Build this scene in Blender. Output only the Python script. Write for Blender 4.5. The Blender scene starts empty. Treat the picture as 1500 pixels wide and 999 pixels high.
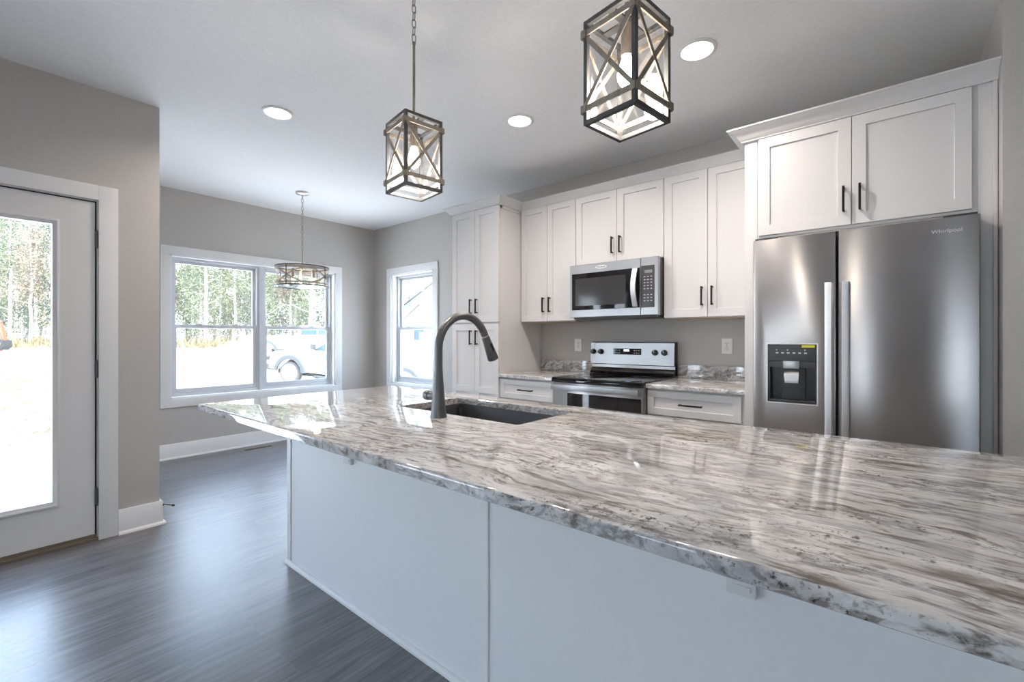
import bpy, bmesh, math, random
from mathutils import Vector, Matrix
R = math.radians
random.seed(11)
SC = bpy.context.scene
COL = SC.collection

# ------------------------------------------------------------------ camera
cam = bpy.data.cameras.new('camera'); camo = bpy.data.objects.new('camera', cam); COL.objects.link(camo)
cam.sensor_width = 36; cam.lens = 658.7/1500*36; cam.shift_y = -4.7/1500; cam.clip_start = .02; cam.clip_end = 400
camo.location = (0, 0, 1.225); camo.rotation_euler = (R(90), 0, R(-50.354))
SC.camera = camo

# ------------------------------------------------------------------ world, sun, exposure
SKY_STRENGTH = 3.6
SUN_STRENGTH = 8.0
SC.view_settings.view_transform = 'Standard'; SC.view_settings.look = 'None'
SC.view_settings.exposure = 1.58; SC.view_settings.gamma = 1.0; SC.view_settings.use_curve_mapping = False
try:
    SC.cycles.use_denoising = True
    SC.cycles.max_bounces = 10; SC.cycles.diffuse_bounces = 6; SC.cycles.glossy_bounces = 5
    SC.cycles.transparent_max_bounces = 24; SC.cycles.sample_clamp_indirect = 8.0
except Exception: pass
W = bpy.data.worlds.new('sky'); SC.world = W; W.use_nodes = True
nt = W.node_tree; nt.nodes.clear()
out = nt.nodes.new('ShaderNodeOutputWorld'); bg = nt.nodes.new('ShaderNodeBackground')
tc = nt.nodes.new('ShaderNodeTexCoord'); sx = nt.nodes.new('ShaderNodeSeparateXYZ'); cr = nt.nodes.new('ShaderNodeValToRGB')
nt.links.new(tc.outputs['Generated'], sx.inputs[0]); nt.links.new(sx.outputs['Z'], cr.inputs[0])
cr.color_ramp.elements[0].position = 0.0; cr.color_ramp.elements[0].color = (.80, .90, 1, 1)
cr.color_ramp.elements[1].position = .8; cr.color_ramp.elements[1].color = (.42, .64, 1, 1)
nt.links.new(cr.outputs[0], bg.inputs[0]); bg.inputs[1].default_value = SKY_STRENGTH
nt.links.new(bg.outputs[0], out.inputs[0])
sun = bpy.data.lights.new('sun', 'SUN'); sun.energy = SUN_STRENGTH; sun.angle = R(.6); sun.color = (1, .96, .9)
suno = bpy.data.objects.new('sun', sun); COL.objects.link(suno)
suno.rotation_euler = Vector((.02, .52, -.85)).to_track_quat('-Z', 'Y').to_euler()
suno.location = (0, -10, 20)

# ------------------------------------------------------------------ materials
MATS = {}
def mat(name, col, rough=.5, metal=0, spec=.5, **k):
    if name in MATS: return MATS[name]
    m = bpy.data.materials.new(name); m.use_nodes = True; MATS[name] = m
    b = m.node_tree.nodes['Principled BSDF']
    b.inputs['Base Color'].default_value = (*col, 1); b.inputs['Roughness'].default_value = rough
    b.inputs['Metallic'].default_value = metal; b.inputs['Specular IOR Level'].default_value = spec
    if 'coat' in k: b.inputs['Coat Weight'].default_value = k['coat']; b.inputs['Coat Roughness'].default_value = k.get('coatr', .03)
    if 'emit' in k: b.inputs['Emission Color'].default_value = (*k['emit'], 1); b.inputs['Emission Strength'].default_value = k.get('es', 1)
    return m
class NT:
    """small helper for node graphs"""
    def __init__(s, m): s.t = m.node_tree; s.b = s.t.nodes['Principled BSDF']
    def n(s, typ, ins=None, **props):
        x = s.t.nodes.new(typ)
        for k, v in props.items(): setattr(x, k, v)
        for k, v in (ins or {}).items():
            if isinstance(v, bpy.types.NodeSocket): s.t.links.new(v, x.inputs[k])
            else: x.inputs[k].default_value = v
        return x
    def ramp(s, fac, stops):
        x = s.t.nodes.new('ShaderNodeValToRGB'); s.t.links.new(fac, x.inputs[0])
        e = x.color_ramp.elements
        while len(e) < len(stops): e.new(.5)
        for i, (p, c) in enumerate(stops):
            e[i].position = p; e[i].color = (*c, 1) if len(c) == 3 else c
        return x.outputs[0]
    def mix(s, fac, a, b, blend='MIX'):
        x = s.t.nodes.new('ShaderNodeMix'); x.data_type = 'RGBA'; x.blend_type = blend
        for sock, v in ((x.inputs[0], fac), (x.inputs[6], a), (x.inputs[7], b)):
            if isinstance(v, bpy.types.NodeSocket): s.t.links.new(v, sock)
            elif isinstance(v, (int, float)): sock.default_value = v
            else: sock.default_value = (*v, 1)
        return x.outputs[2]
    def link(s, a, name): s.t.links.new(a, s.b.inputs[name])
    def coord(s, scale=(1,1,1), rot=(0,0,0), kind='Object'):
        t = s.n('ShaderNodeTexCoord'); mp = s.n('ShaderNodeMapping', {'Vector': t.outputs[kind], 'Scale': scale, 'Rotation': rot})
        return mp.outputs[0]
    def noise(s, vec, scale, detail=4, rough=.5, dist=0):
        return s.n('ShaderNodeTexNoise', {'Vector': vec, 'Scale': scale, 'Detail': detail, 'Roughness': rough, 'Distortion': dist}).outputs[0]
    def bump(s, h, strength=.1, dist=.01):
        x = s.n('ShaderNodeBump', {'Height': h, 'Strength': strength, 'Distance': dist}); s.link(x.outputs[0], 'Normal')

def paint(name, col, rough, amount=.03, bump=.03, scale=60):
    m = mat(name, col, rough); g = NT(m); v = g.coord()
    n = g.noise(v, scale, 3); lo = tuple(c*(1-amount) for c in col); hi = tuple(min(1, c*(1+amount)) for c in col)
    g.link(g.ramp(n, [(.3, lo), (.7, hi)]), 'Base Color'); g.bump(g.noise(v, scale*5, 2), bump, .002)
    return m
M_wall = paint('greige_wall_paint', (.50, .475, .45), .62)
M_ceil = paint('ceiling_paint', (.91, .905, .90), .75)
M_trim = paint('white_trim_paint', (.76, .755, .75), .35, .01, .01)
M_cab = paint('white_cabinet_paint', (.70, .685, .678), .38, .01, .008)
M_vinyl = paint('white_vinyl', (.60, .61, .63), .3, .01, .005)
M_door = paint('door_paint', (.72, .705, .70), .4, .01, .01)
M_isl = paint('island_panel_paint', (.86, .86, .865), .45, .01, .01)
M_black = mat('black_pull_metal', (.018, .016, .015), .38, .6)
M_hinge = mat('pewter_hinge', (.18, .17, .16), .4, .9)
M_brass = mat('worn_bronze', (.30, .25, .19), .45, .8)
M_blackplastic = paint('black_plastic', (.02, .02, .021), .3, .05, .01)
M_greyplastic = paint('dark_grey_plastic', (.055, .055, .058), .35, .05, .01)
M_whiteplastic = paint('white_plastic', (.82, .81, .79), .3, .01, .005)
M_blackglass = mat('black_glass', (.008, .008, .009), .05, 0, .6)
M_faucet = paint('brushed_graphite', (.165, .167, .17), .4, .04, .01); M_faucet.node_tree.nodes['Principled BSDF'].inputs['Metallic'].default_value = .75
M_sink = paint('black_composite', (.028, .03, .034), .42, .2, .06, 300)
M_nickel = mat('brushed_nickel', (.55, .52, .48), .3, 1)
M_chrome = mat('polished_chrome', (.75, .75, .76), .12, 1)
M_lampmetal = paint('charcoal_lamp_metal', (.06, .06, .062), .5, .08, .02)
M_lit = mat('lit_lens', (1, 1, 1), .5, emit=(1, .93, .85), es=4)
M_bulb = mat('lit_bulb', (1, 1, 1), .3, emit=(1, .90, .78), es=9)
M_ledtext = mat('panel_marks', (.6, .6, .62), .5)
M_screen = mat('blue_lit_screen', (.1, .2, .4), .3, emit=(.45, .65, 1), es=1.2)
M_lcd = mat('grey_lcd', (.22, .25, .25), .3)
M_yellow = mat('yellow_sticker', (.72, .66, .04), .5)
M_rubber = mat('black_rubber', (.02, .02, .02), .8)

def wood(name, a, b, scale, rough=.6):
    m = mat(name, a, rough); g = NT(m); v = g.coord(scale)
    g.link(g.ramp(g.noise(v, 6, 6, .6, .6), [(.3, a), (.7, b)]), 'Base Color'); return m
M_lampwood = wood('weathered_oak', (.20, .165, .13), (.31, .265, .215), (12, 12, 2.2))
M_drumband = wood('washed_oak_band', (.30, .27, .225), (.40, .365, .31), (9, 9, 9))

def steel(name, col, rough, aniso=.75):
    m = mat(name, col, rough, 1.0); g = NT(m)
    v = g.coord((3, 3, 420)); n = g.noise(v, 3, 3)
    g.link(g.ramp(n, [(.3, tuple(c*.93 for c in col)), (.7, tuple(min(1, c*1.05) for c in col))]), 'Base Color')
    g.b.inputs['Anisotropic'].default_value = aniso
    g.b.inputs['Anisotropic Rotation'].default_value = .25
    t = g.n('ShaderNodeTangent', direction_type='RADIAL', axis='Z'); g.link(t.outputs[0], 'Tangent')
    return m
M_steel = steel('brushed_stainless', (.43, .41, .402), .29, .8)
M_steelhandle = steel('handle_stainless', (.80, .79, .80), .48, 0)
M_steelbright = steel('bright_stainless', (.46, .46, .465), .32, .5)
M_steelside = paint('grey_appliance_side', (.22, .22, .22), .45, .03, .01)

def glassmat(name, tint=(1, 1, 1), refl=.9, base=.0):
    m = bpy.data.materials.new(name); m.use_nodes = True; t = m.node_tree; t.nodes.clear(); MATS[name] = m
    o = t.nodes.new('ShaderNodeOutputMaterial'); mx = t.nodes.new('ShaderNodeMixShader')
    tr = t.nodes.new('ShaderNodeBsdfTransparent'); gl = t.nodes.new('ShaderNodeBsdfGlossy')
    tr.inputs[0].default_value = (*tint, 1); gl.inputs['Roughness'].default_value = .01
    lw = t.nodes.new('ShaderNodeLayerWeight'); lw.inputs[0].default_value = .5      # Facing = 1 - cos: Schlick's fresnel, the same from both sides
    pw = t.nodes.new('ShaderNodeMath'); pw.operation = 'POWER'; pw.inputs[1].default_value = 5; t.links.new(lw.outputs['Facing'], pw.inputs[0])
    fr = t.nodes.new('ShaderNodeMath'); fr.operation = 'MULTIPLY_ADD'; fr.inputs[1].default_value = .96; fr.inputs[2].default_value = .04; t.links.new(pw.outputs[0], fr.inputs[0])
    gl.inputs[0].default_value = (refl, refl, refl, 1)
    t.links.new(fr.outputs[0], mx.inputs[0]); t.links.new(tr.outputs[0], mx.inputs[1]); t.links.new(gl.outputs[0], mx.inputs[2])
    t.links.new(mx.outputs[0], o.inputs[0]); return m
M_glass = glassmat('clear_window_glass', (.97, .98, .98))
M_lampglass = glassmat('clear_lamp_glass', (.98, .98, .98))
M_autoglass = mat('tinted_car_glass', (.045, .07, .085), .2, 0, .12)

def granite(name='fantasy_brown_granite', splash=False):
    m = mat(name, (.6, .56, .52), .04, 0, .75); g = NT(m)
    base = g.n('ShaderNodeTexCoord').outputs['Object']
    # slow warp so the streaks swim along the slab
    wv = g.n('ShaderNodeTexNoise', {'Vector': base, 'Scale': 1.9, 'Detail': 3.0}).outputs['Color']
    warp = g.n('ShaderNodeVectorMath', {0: wv, 1: (.5, .5, .5)}, operation='SUBTRACT').outputs[0]
    warp = g.n('ShaderNodeVectorMath', {0: warp, 'Scale': .5 if splash else .24}, operation='SCALE').outputs[0]
    p = g.n('ShaderNodeVectorMath', {0: base, 1: warp}, operation='ADD').outputs[0]
    st = g.n('ShaderNodeMapping', {'Vector': p, 'Rotation': (0, 0, R(11)), 'Scale': (1, .12, 1)}).outputs[0]
    st2 = g.n('ShaderNodeMapping', {'Vector': p, 'Rotation': (0, 0, R(15)), 'Scale': (1, .20, 1)}).outputs[0]
    # sawn edges cut across the layers, so they show blotches instead of streaks
    nz = g.n('ShaderNodeSeparateXYZ', {0: g.n('ShaderNodeNewGeometry').outputs['Normal']}).outputs['Z']
    edge = g.n('ShaderNodeMath', {0: g.n('ShaderNodeMath', {0: nz}, operation='ABSOLUTE').outputs[0], 1: .75}, operation='LESS_THAN').outputs[0]
    blot = g.n('ShaderNodeMapping', {'Vector': p, 'Scale': (.8, .42, .9)}).outputs[0]
    if splash: blot = g.n('ShaderNodeMapping', {'Vector': p, 'Rotation': (R(-28), 0, 0), 'Scale': (.5, .16, 1.0)}).outputs[0]
    def vec(v): 
        x = g.n('ShaderNodeMix', data_type='VECTOR'); g.t.links.new(edge, x.inputs[0]); g.t.links.new(v, x.inputs[4]); g.t.links.new(blot, x.inputs[5]); return x.outputs[1]
    st, st2 = vec(st), vec(st2)
    W_, C_, G_, B_, D_ = (.69, .67, .66), (.53, .505, .49), (.33, .325, .335), (.18, .15, .128), (.075, .062, .05)
    broad = g.noise(st, 12, 7, .62, .5)
    c = g.ramp(broad, [(.30, D_), (.37, B_), (.43, C_), (.50, W_), (.56, G_), (.61, W_), (.67, C_), (.76, B_)])
    fine = g.noise(st2, 55, 7, .68, .4)
    c = g.mix(g.ramp(fine, [(.50, (0, 0, 0)), (.60, (.78, .78, .78))]), c, (.15, .122, .097))
    wht = g.noise(st, 31, 6, .62, .5)
    c = g.mix(g.ramp(wht, [(.53, (0, 0, 0)), (.62, (.85, .85, .85))]), c, (.77, .755, .74))
    spk = g.noise(base, 80, 4, .65); spkm = g.noise(st2, 9, 3)
    dark = g.n('ShaderNodeMath', {0: g.ramp(spk, [(.55, (0, 0, 0)), (.64, (1, 1, 1))]), 1: g.ramp(spkm, [(.45, (0, 0, 0)), (.62, (1, 1, 1))])}, operation='MULTIPLY').outputs[0]
    c = g.mix(dark, c, (.055, .045, .036))
    cloud = g.noise(p, 5, 4, .6)
    c = g.mix(g.ramp(cloud, [(.50, (0, 0, 0)), (.66, (.55, .55, .55))]), c, (.33, .33, .345))
    g.link(c, 'Base Color')
    g.link(g.ramp(fine, [(.3, (.02, .02, .02)), (.7, (.05, .05, .05))]), 'Roughness')
    return m
M_granite = granite(); M_splash = granite('fantasy_brown_splash', True)

def planks():
    m = mat('dark_plank_floor', (.1, .095, .09), .36, 0, 1.0); g = NT(m)
    v = g.coord()
    br = g.n('ShaderNodeTexBrick', {'Vector': v, 'Color1': (.30, .30, .30, 1), 'Color2': (.75, .75, .75, 1), 'Mortar': (0, 0, 0, 1),
             'Scale': 1.0, 'Mortar Size': .0009, 'Mortar Smooth': .3, 'Bias': 0.0, 'Brick Width': 1.22, 'Row Height': .165}, offset=.37, offset_frequency=2)
    gv = g.n('ShaderNodeMapping', {'Vector': v, 'Scale': (.55, 7, 1)}).outputs[0]
    off = g.n('ShaderNodeVectorMath', {0: gv, 1: br.outputs['Color']}, operation='ADD').outputs[0]
    gr = g.noise(off, 5.5, 8, .65, .5)
    c = g.ramp(gr, [(.25, (.045, .040, .042)), (.45, (.105, .098, .101)), (.6, (.165, .157, .161)), (.8, (.235, .226, .231))])
    c = g.mix(.35, c, g.mix(.9, c, br.outputs['Color'], 'OVERLAY'))
    c = g.mix(g.n('ShaderNodeMath', {0: br.outputs['Fac'], 1: .5}, operation='MULTIPLY').outputs[0], c, (.30, .29, .30))
    g.link(c, 'Base Color')
    g.link(g.ramp(gr, [(.2, (.27, .27, .27)), (.8, (.38, .38, .38))]), 'Roughness')
    g.bump(gr, .12, .003)
    return m
M_floor = planks()

# ------------------------------------------------------------------ mesh builder
class MB:
    def __init__(s): s.v = []; s.f = []
    def add(s, vs, fs):
        o = len(s.v); s.v += [tuple(p) for p in vs]; s.f += [tuple(i+o for i in f) for f in fs]; return s
    def box(s, x0, y0, z0, x1, y1, z1, b=0):
        x0, x1 = min(x0, x1), max(x0, x1); y0, y1 = min(y0, y1), max(y0, y1); z0, z1 = min(z0, z1), max(z0, z1)
        bm = bmesh.new(); bmesh.ops.create_cube(bm, size=1)
        for p in bm.verts: p.co = Vector(((x0+x1)/2+p.co.x*(x1-x0), (y0+y1)/2+p.co.y*(y1-y0), (z0+z1)/2+p.co.z*(z1-z0)))
        b = min(b, .45*min(x1-x0, y1-y0, z1-z0))
        if b > 0: bmesh.ops.bevel(bm, geom=list(bm.edges), offset=b, segments=2, profile=.7, affect='EDGES')
        s.bm(bm); return s
    def bm(s, bm):
        bm.verts.index_update(); s.add([p.co.copy() for p in bm.verts], [[q.index for q in f.verts] for f in bm.faces]); bm.free()
    def obox(s, p, q, w, h, up=(0, 0, 1), b=0):
        """a bar of section w x h from p to q"""
        p, q = Vector(p), Vector(q); d = (q-p); L = d.length; d.normalize(); u = Vector(up)
        a = d.cross(u)
        if a.length < 1e-4: a = d.cross(Vector((1, 0, 0)))
        a.normalize(); u = a.cross(d)
        t = MB().box(0, -w/2, -h/2, L, w/2, h/2, b)
        s.add([p+d*x+a*y+u*z for x, y, z in t.v], t.f); return s
    def loft(s, loops, close=False, cap=True):
        n = len(loops[0]); vs = [p for l in loops for p in l]; fs = []; m = len(loops)
        for i in range(m if close else m-1):
            a, b = i*n, ((i+1) % m)*n
            for k in range(n): fs.append((a+k, a+(k+1) % n, b+(k+1) % n, b+k))
        if cap and not close: fs.append(tuple(range(n))[::-1]); fs.append(tuple(range((m-1)*n, m*n)))
        s.add(vs, fs); return s
    def tube(s, pts, r, n=12, cap=True):
        pts = [Vector(p) for p in pts]; loops = []; ref = None
        for i, p in enumerate(pts):
            d = (pts[min(i+1, len(pts)-1)]-pts[max(i-1, 0)]).normalized()
            if ref is None:
                ref = d.cross(Vector((0, 0, 1)));
                if ref.length < 1e-3: ref = d.cross(Vector((1, 0, 0)))
                ref.normalize()
            else: ref = (ref-d*ref.dot(d)).normalized()
            w = d.cross(ref); rr = r[i] if isinstance(r, (list, tuple)) else r
            loops.append([p+(ref*math.cos(t*2*math.pi/n)+w*math.sin(t*2*math.pi/n))*rr for t in range(n)])
        return s.loft(loops, cap=cap)
    def lathe(s, prof, c=(0, 0, 0), n=28, axis='z', cap=True):
        loops = []
        for r, h in prof:
            l = []
            for k in range(n):
                a = 2*math.pi*k/n; x, y = r*math.cos(a), r*math.sin(a)
                l.append(Vector(c)+Vector({'z': (x, y, h), 'x': (h, x, y), 'y': (y, h, x)}[axis]))
            loops.append(l)
        return s.loft(loops, cap=cap)
    def torus(s, c, R0, r, n=40, m=10, axis='z'):
        loops = []
        for i in range(n):
            a = 2*math.pi*i/n; l = []
            for k in range(m):
                t = 2*math.pi*k/m; rr = R0+r*math.cos(t); h = r*math.sin(t)
                x, y = rr*math.cos(a), rr*math.sin(a)
                l.append(Vector(c)+Vector({'z': (x, y, h), 'x': (h, x, y), 'y': (y, h, x)}[axis]))
            loops.append(l)
        return s.loft(loops, close=True)
    def prism(s, poly, axis, a, b):
        """extrude a 2-D polygon along an axis"""
        def P(u, w, t): return {'x': (t, u, w), 'y': (u, t, w), 'z': (u, w, t)}[axis]
        return s.loft([[P(u, w, a) for u, w in poly], [P(u, w, b) for u, w in poly]])
    def rects(s, rs):
        """loft rectangles (y0,y1,z0,z1,x) facing -X"""
        return s.loft([[(x, y0, z0), (x, y1, z0), (x, y1, z1), (x, y0, z1)] for y0, y1, z0, z1, x in rs])

def obj(name, mb, m, parent=None, angle=35, smooth=True):
    me = bpy.data.meshes.new(name); org = Vector(parent['org']) if parent is not None and 'org' in parent else Vector((0, 0, 0))
    me.from_pydata([Vector(p)-org for p in mb.v], [], mb.f)
    bm = bmesh.new(); bm.from_mesh(me); bmesh.ops.recalc_face_normals(bm, faces=bm.faces); bm.to_mesh(me); bm.free()
    me.materials.append(m)
    if smooth:
        me.polygons.foreach_set('use_smooth', [True]*len(me.polygons)); me.set_sharp_from_angle(angle=R(angle))
    o = bpy.data.objects.new(name, me); COL.objects.link(o)
    if parent is not None:
        o.parent = parent
        if 'org' in parent: o['org'] = parent['org']
    return o
def tag(o, label, cat, group=None, kind=None):
    o['label'] = label; o['category'] = cat
    if group: o['group'] = group
    if kind: o['kind'] = kind
    return o
def thing(name, label, cat, org=(0, 0, 0), group=None):
    o = bpy.data.objects.new(name, None); COL.objects.link(o); o.location = org; o['org'] = org; o.empty_display_size = .1
    return tag(o, label, cat, group)
def struct(name, mb=None, m=None, org=(0, 0, 0)):
    if mb is None:
        o = bpy.data.objects.new(name, None); COL.objects.link(o); o.location = org; o['org'] = org
    else: o = obj(name, mb, m)
    o['kind'] = 'structure'; return o
def dup(root, loc, label=None, group=None, rotz=None, scale=None):
    r = root.copy(); COL.objects.link(r); r.location = loc
    if rotz is not None: r.rotation_euler = (0, 0, rotz)
    if scale is not None: r.scale = scale
    if label: r['label'] = label
    if group: r['group'] = group
    def kids(src, dst):
        for ch in list(src.children):
            c = ch.copy(); COL.objects.link(c); c.parent = dst; kids(ch, c)
    kids(root, r); return r

# ------------------------------------------------------------------ room constants
XW, YW, YD, XN, CE = 3.65, 5.555, 3.68, .80, 2.74
XR, YS = -4.6, -3.6
CT = .907                                   # worktop height

def wall_x(x0, x1, y0, y1, holes):
    """wall slab normal to X with rectangular holes (y0,y1,z0,z1)"""
    b = MB(); ys = sorted({y0, y1, *[h[0] for h in holes], *[h[1] for h in holes]})
    for a, c in zip(ys, ys[1:]):
        hs = sorted([(h[2], h[3]) for h in holes if h[0] <= a+1e-6 and h[1] >= c-1e-6]); z = 0
        for lo, hi in hs: b.box(x0, a, z, x1, c, lo); z = hi
        b.box(x0, a, z, x1, c, CE)
    return b
def wall_y(y0, y1, x0, x1, holes):
    t = wall_x(y0, y1, x0, x1, holes); t.v = [(y, x, z) for x, y, z in t.v]; return t

struct('floor', MB().box(XR, YS, -.12, XW+.02, YW+.02, 0), M_floor)
struct('ceiling', MB().box(XR-.15, YS-.15, CE, XW+.15, YD+.15, CE+.2).box(XN-.15, YD+.15, CE, XW+.15, YW+.15, CE+.2), M_ceil)
W1 = (1.295, 3.065, .605, 2.07)             # twin window opening x0,x1,z0,z1
W2 = (4.285, 5.135, .615, 2.07)             # side window opening y0,y1,z0,z1
DR = (-.435, .500, 0, 2.058)                # door opening x0,x1
W3 = (-3.2, -1.45, .30, 2.07)
struct('wall_far', wall_y(YW, YW+.15, XN-.15, XW+.15, [W1]), M_wall)
struct('wall_right', wall_x(XW, XW+.15, -.395, YW, [W2]), M_wall)
struct('wall_left', wall_y(YD, YD+.15, XR-.15, XN, [DR, W3]), M_wall)
struct('wall_nook', MB().box(XN-.15, YD+.15, 0, XN, YW, CE), M_wall)
wg = MB().box(2.876, YS, 0, XW+.15, -.395, CE, .012)
struct('wall_wing', wg, M_wall)
FILL_WINDOWS = [(-3.3, -2.2, .6, 2.07), (1.35, 2.25, .75, 2.07)]  # invented openings behind the camera, added to let sky light in
struct('wall_rear', wall_x(XR-.15, XR, YS-.15, YD, FILL_WINDOWS), M_wall)
struct('wall_side', MB().box(XR, YS-.15, 0, 2.876, YS, CE), M_wall)

# ------------------------------------------------------------------ windows and door
def sash_frame_y(b, x0, x1, z0, z1, y0, y1, w, wb=None):
    wb = wb or w
    b.box(x0, y0, z0, x0+w, y1, z1, .004); b.box(x1-w, y0, z0, x1, y1, z1, .004)
    b.box(x0+w, y0, z1-w, x1-w, y1, z1, .004); b.box(x0+w, y0, z0, x1-w, y1, z0+wb, .004)
def rot_window(b):   # window modelled facing -Y about (0,0) -> facing -X
    b.v = [(y, x, z) for x, y, z in b.v]; return b

def double_hung(parent, x0, x1, z0, z1, y, flip=False):
    zm = (z0+z1)/2+.005
    def put(name, b, m):
        return obj(name, rot_window(b) if flip else b, m, parent)
    f = MB(); sash_frame_y(f, x0, x1, z0, z1, y, y+.075, .026, .03); put('window_frame', f, M_vinyl)
    u = MB(); sash_frame_y(u, x0+.026, x1-.026, zm-.018, z1-.026, y+.040, y+.066, .032, .04); up = put('upper_sash', u, M_vinyl)
    l = MB(); sash_frame_y(l, x0+.026, x1-.026, z0+.03, zm+.022, y+.010, y+.037, .036, .05)
    for t in (.3, .7): l.box(x0+(x1-x0)*t-.03, y+.006, zm+.018, x0+(x1-x0)*t+.03, y+.03, zm+.034, .003)
    lo = put('lower_sash', l, M_vinyl)
    g = MB().box(x0+.055, y+.051, zm+.018, x1-.055, y+.055, z1-.055); o = obj('glass_pane', rot_window(g) if flip else g, M_glass, up)
    g = MB().box(x0+.06, y+.022, z0+.075, x1-.06, y+.026, zm-.01); obj('glass_pane', rot_window(g) if flip else g, M_glass, lo)

w = struct('window_1')
x0, x1, z0, z1 = W1; cw = .086
b = MB()
b.box(x0-cw, YW-.02, z1, x1+cw, YW-.001, z1+cw, .003); b.box(x0-cw, YW-.02, z0-cw, x1+cw, YW-.001, z0, .003)
b.box(x0-cw, YW-.02, z0, x0, YW-.001, z1, .003); b.box(x1, YW-.02, z0, x1+cw, YW-.001, z1, .003)
obj('window_casing', b, M_trim, w)
b = MB(); jt = .012
b.box(x0, YW-.001, z0, x0+jt, YW+.075, z1); b.box(x1-jt, YW-.001, z0, x1, YW+.075, z1)
b.box(x0, YW-.001, z0, x1, YW+.075, z0+jt); b.box(x0, YW-.001, z1-jt, x1, YW+.075, z1)
obj('window_jamb', b, M_trim, w)
obj('mullion', MB().box(2.160, YW+.060, z0+jt, 2.192, YW+.15, z1-jt, .003), M_vinyl, w)
double_hung(w, x0+jt, 2.160, z0+jt, z1-jt, YW+.075)
double_hung(w, 2.192, x1-jt, z0+jt, z1-jt, YW+.075)

w = struct('window_2')
y0, y1, z0, z1 = W2; cw = .096
b = MB()
b.box(XW-.02, y0-cw, z1, XW-.001, y1+cw, z1+.09, .003); b.box(XW-.02, y0-cw, z0-.09, XW-.001, y1+cw, z0, .003)
b.box(XW-.02, y0-cw, z0, XW-.001, y0, z1, .003); b.box(XW-.02, y1, z0, XW-.001, y1+cw, z1, .003)
obj('window_casing', b, M_trim, w)
b = MB()
b.box(XW-.001, y0, z0, XW+.075, y0+jt, z1); b.box(XW-.001, y1-jt, z0, XW+.075, y1, z1)
b.box(XW-.001, y0, z0, XW+.075, y1, z0+jt); b.box(XW-.001, y0, z1-jt, XW+.075, y1, z1)
obj('window_jamb', b, M_trim, w)
double_hung(w, y0+jt, y1-jt, z0+jt, z1-jt, XW+.075, True)

w = struct('window_3'); x0, x1, z0, z1 = W3
b = MB(); sash_frame_y(b, x0-.09, x1+.09, z0-.09, z1+.09, YD-.02, YD-.001, .09); obj('window_casing', b, M_trim, w)
double_hung(w, x0, x1, z0, z1, YD+.06)
for i, (a, c, z0, z1) in enumerate(FILL_WINDOWS):  # unseen added windows, sized and placed for room light and the refrigerator's reflection
    w = struct('window_%d' % (i+4)); b = MB(); sash_frame_y(b, a-.09, c+.09, z0-.09, z1+.09, 0, .02, .09)
    b.v = [(XR+y, x, z) for x, y, z in b.v]; obj('window_casing', b, M_trim, w)
    b = MB(); sash_frame_y(b, a, c, z0, z1, 0, .05, .05); b.box((a+c)/2-.03, 0, z0, (a+c)/2+.03, .05, z1)
    b.v = [(XR-.1+y, x, z) for x, y, z in b.v]; fr = obj('window_frame', b, M_vinyl, w)
    obj('glass_pane', MB().box(XR-.078, a+.04, z0+.04, XR-.074, c-.04, z1-.04), M_glass, fr)

d = struct('door_1'); x0, x1, _, zt = DR
b = MB(); c = .09
b.box(x0-c, YD-.018, 0, x0, YD-.001, zt+c, .003); b.box(x1, YD-.018, 0, x1+c, YD-.001, zt+c, .003); b.box(x0, YD-.018, zt, x1, YD-.001, zt+c, .003)
obj('door_casing', b, M_trim, d)
b = MB()
b.box(x0, YD-.001, 0, x0+.006, YD+.14, zt); b.box(x1-.006, YD-.001, 0, x1, YD+.14, zt); b.box(x0+.006, YD-.001, zt-.006, x1-.006, YD+.14, zt)
b.box(x1-.026, YD+.051, 0, x1-.006, YD+.07, zt-.006); b.box(x0+.006, YD+.051, 0, x0+.022, YD+.07, zt-.006); b.box(x0+.022, YD+.051, zt-.026, x1-.026, YD+.07, zt-.006)
obj('door_jamb', b, M_trim, d)
b = MB().box(x1-.0142, YD+.012, .034, x1-.0062, YD+.0508, zt-.0062).box(x0+.0062, YD+.012, .034, x0+.0098, YD+.0508, zt-.0062).box(x0+.01, YD+.012, 2.0445, x1-.0145, YD+.0508, zt-.0062)
obj('weather_strip', b, M_rubber, d)
# slab with a window hole: loops around the hole (rectangles in x,z; depth y)
def rect_y(xa, xb, za, zb, y): return [(xa, y, za), (xb, y, za), (xb, y, zb), (xa, y, zb)]
sl = (-.425, .4855, .035, 2.044); gl = (-.247, .302, .283, 1.879)
f0 = YD+.004; f1 = YD+.048
b = MB(); h = .002
def ins(r, k): return (r[0]+k, r[1]-k, r[2]+k, r[3]-k)
go = ins(gl, -.034)
b.loft([rect_y(*sl, f1-h), rect_y(*sl, f0+h), rect_y(*ins(sl, h), f0), rect_y(*go, f0), rect_y(*ins(go, .002), f0-.010), rect_y(*ins(go, .012), f0-.013), rect_y(*ins(go, .018), f0-.009), rect_y(*ins(go, .032), f0-.003),
        rect_y(*gl, f0+.012), rect_y(*gl, f1-.012), rect_y(*ins(go, .03), f1), rect_y(*ins(sl, h), f1)], close=True)
slab = obj('door_slab', b, M_door, d)
obj('glass_pane', MB().box(gl[0]-.004, f0+.018, gl[2]-.004, gl[1]+.004, f0+.024, gl[3]+.004), M_glass, slab)
for z in (1.822, 1.036, .262):
    b = MB().lathe([(.0065, -.048), (.0065, .048)], (.4935, YD-.004, z), 12)
    b.lathe([(.003, .048), (.0055, .05), (.004, .056)], (.4935, YD-.004, z), 10).lathe([(.004, -.056), (.0055, -.05), (.003, -.048)], (.4935, YD-.004, z), 10)
    b.box(.4875, YD-.002, z-.048, .494, YD+.02, z+.048)
    obj('hinge', b, M_hinge, d)
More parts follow.
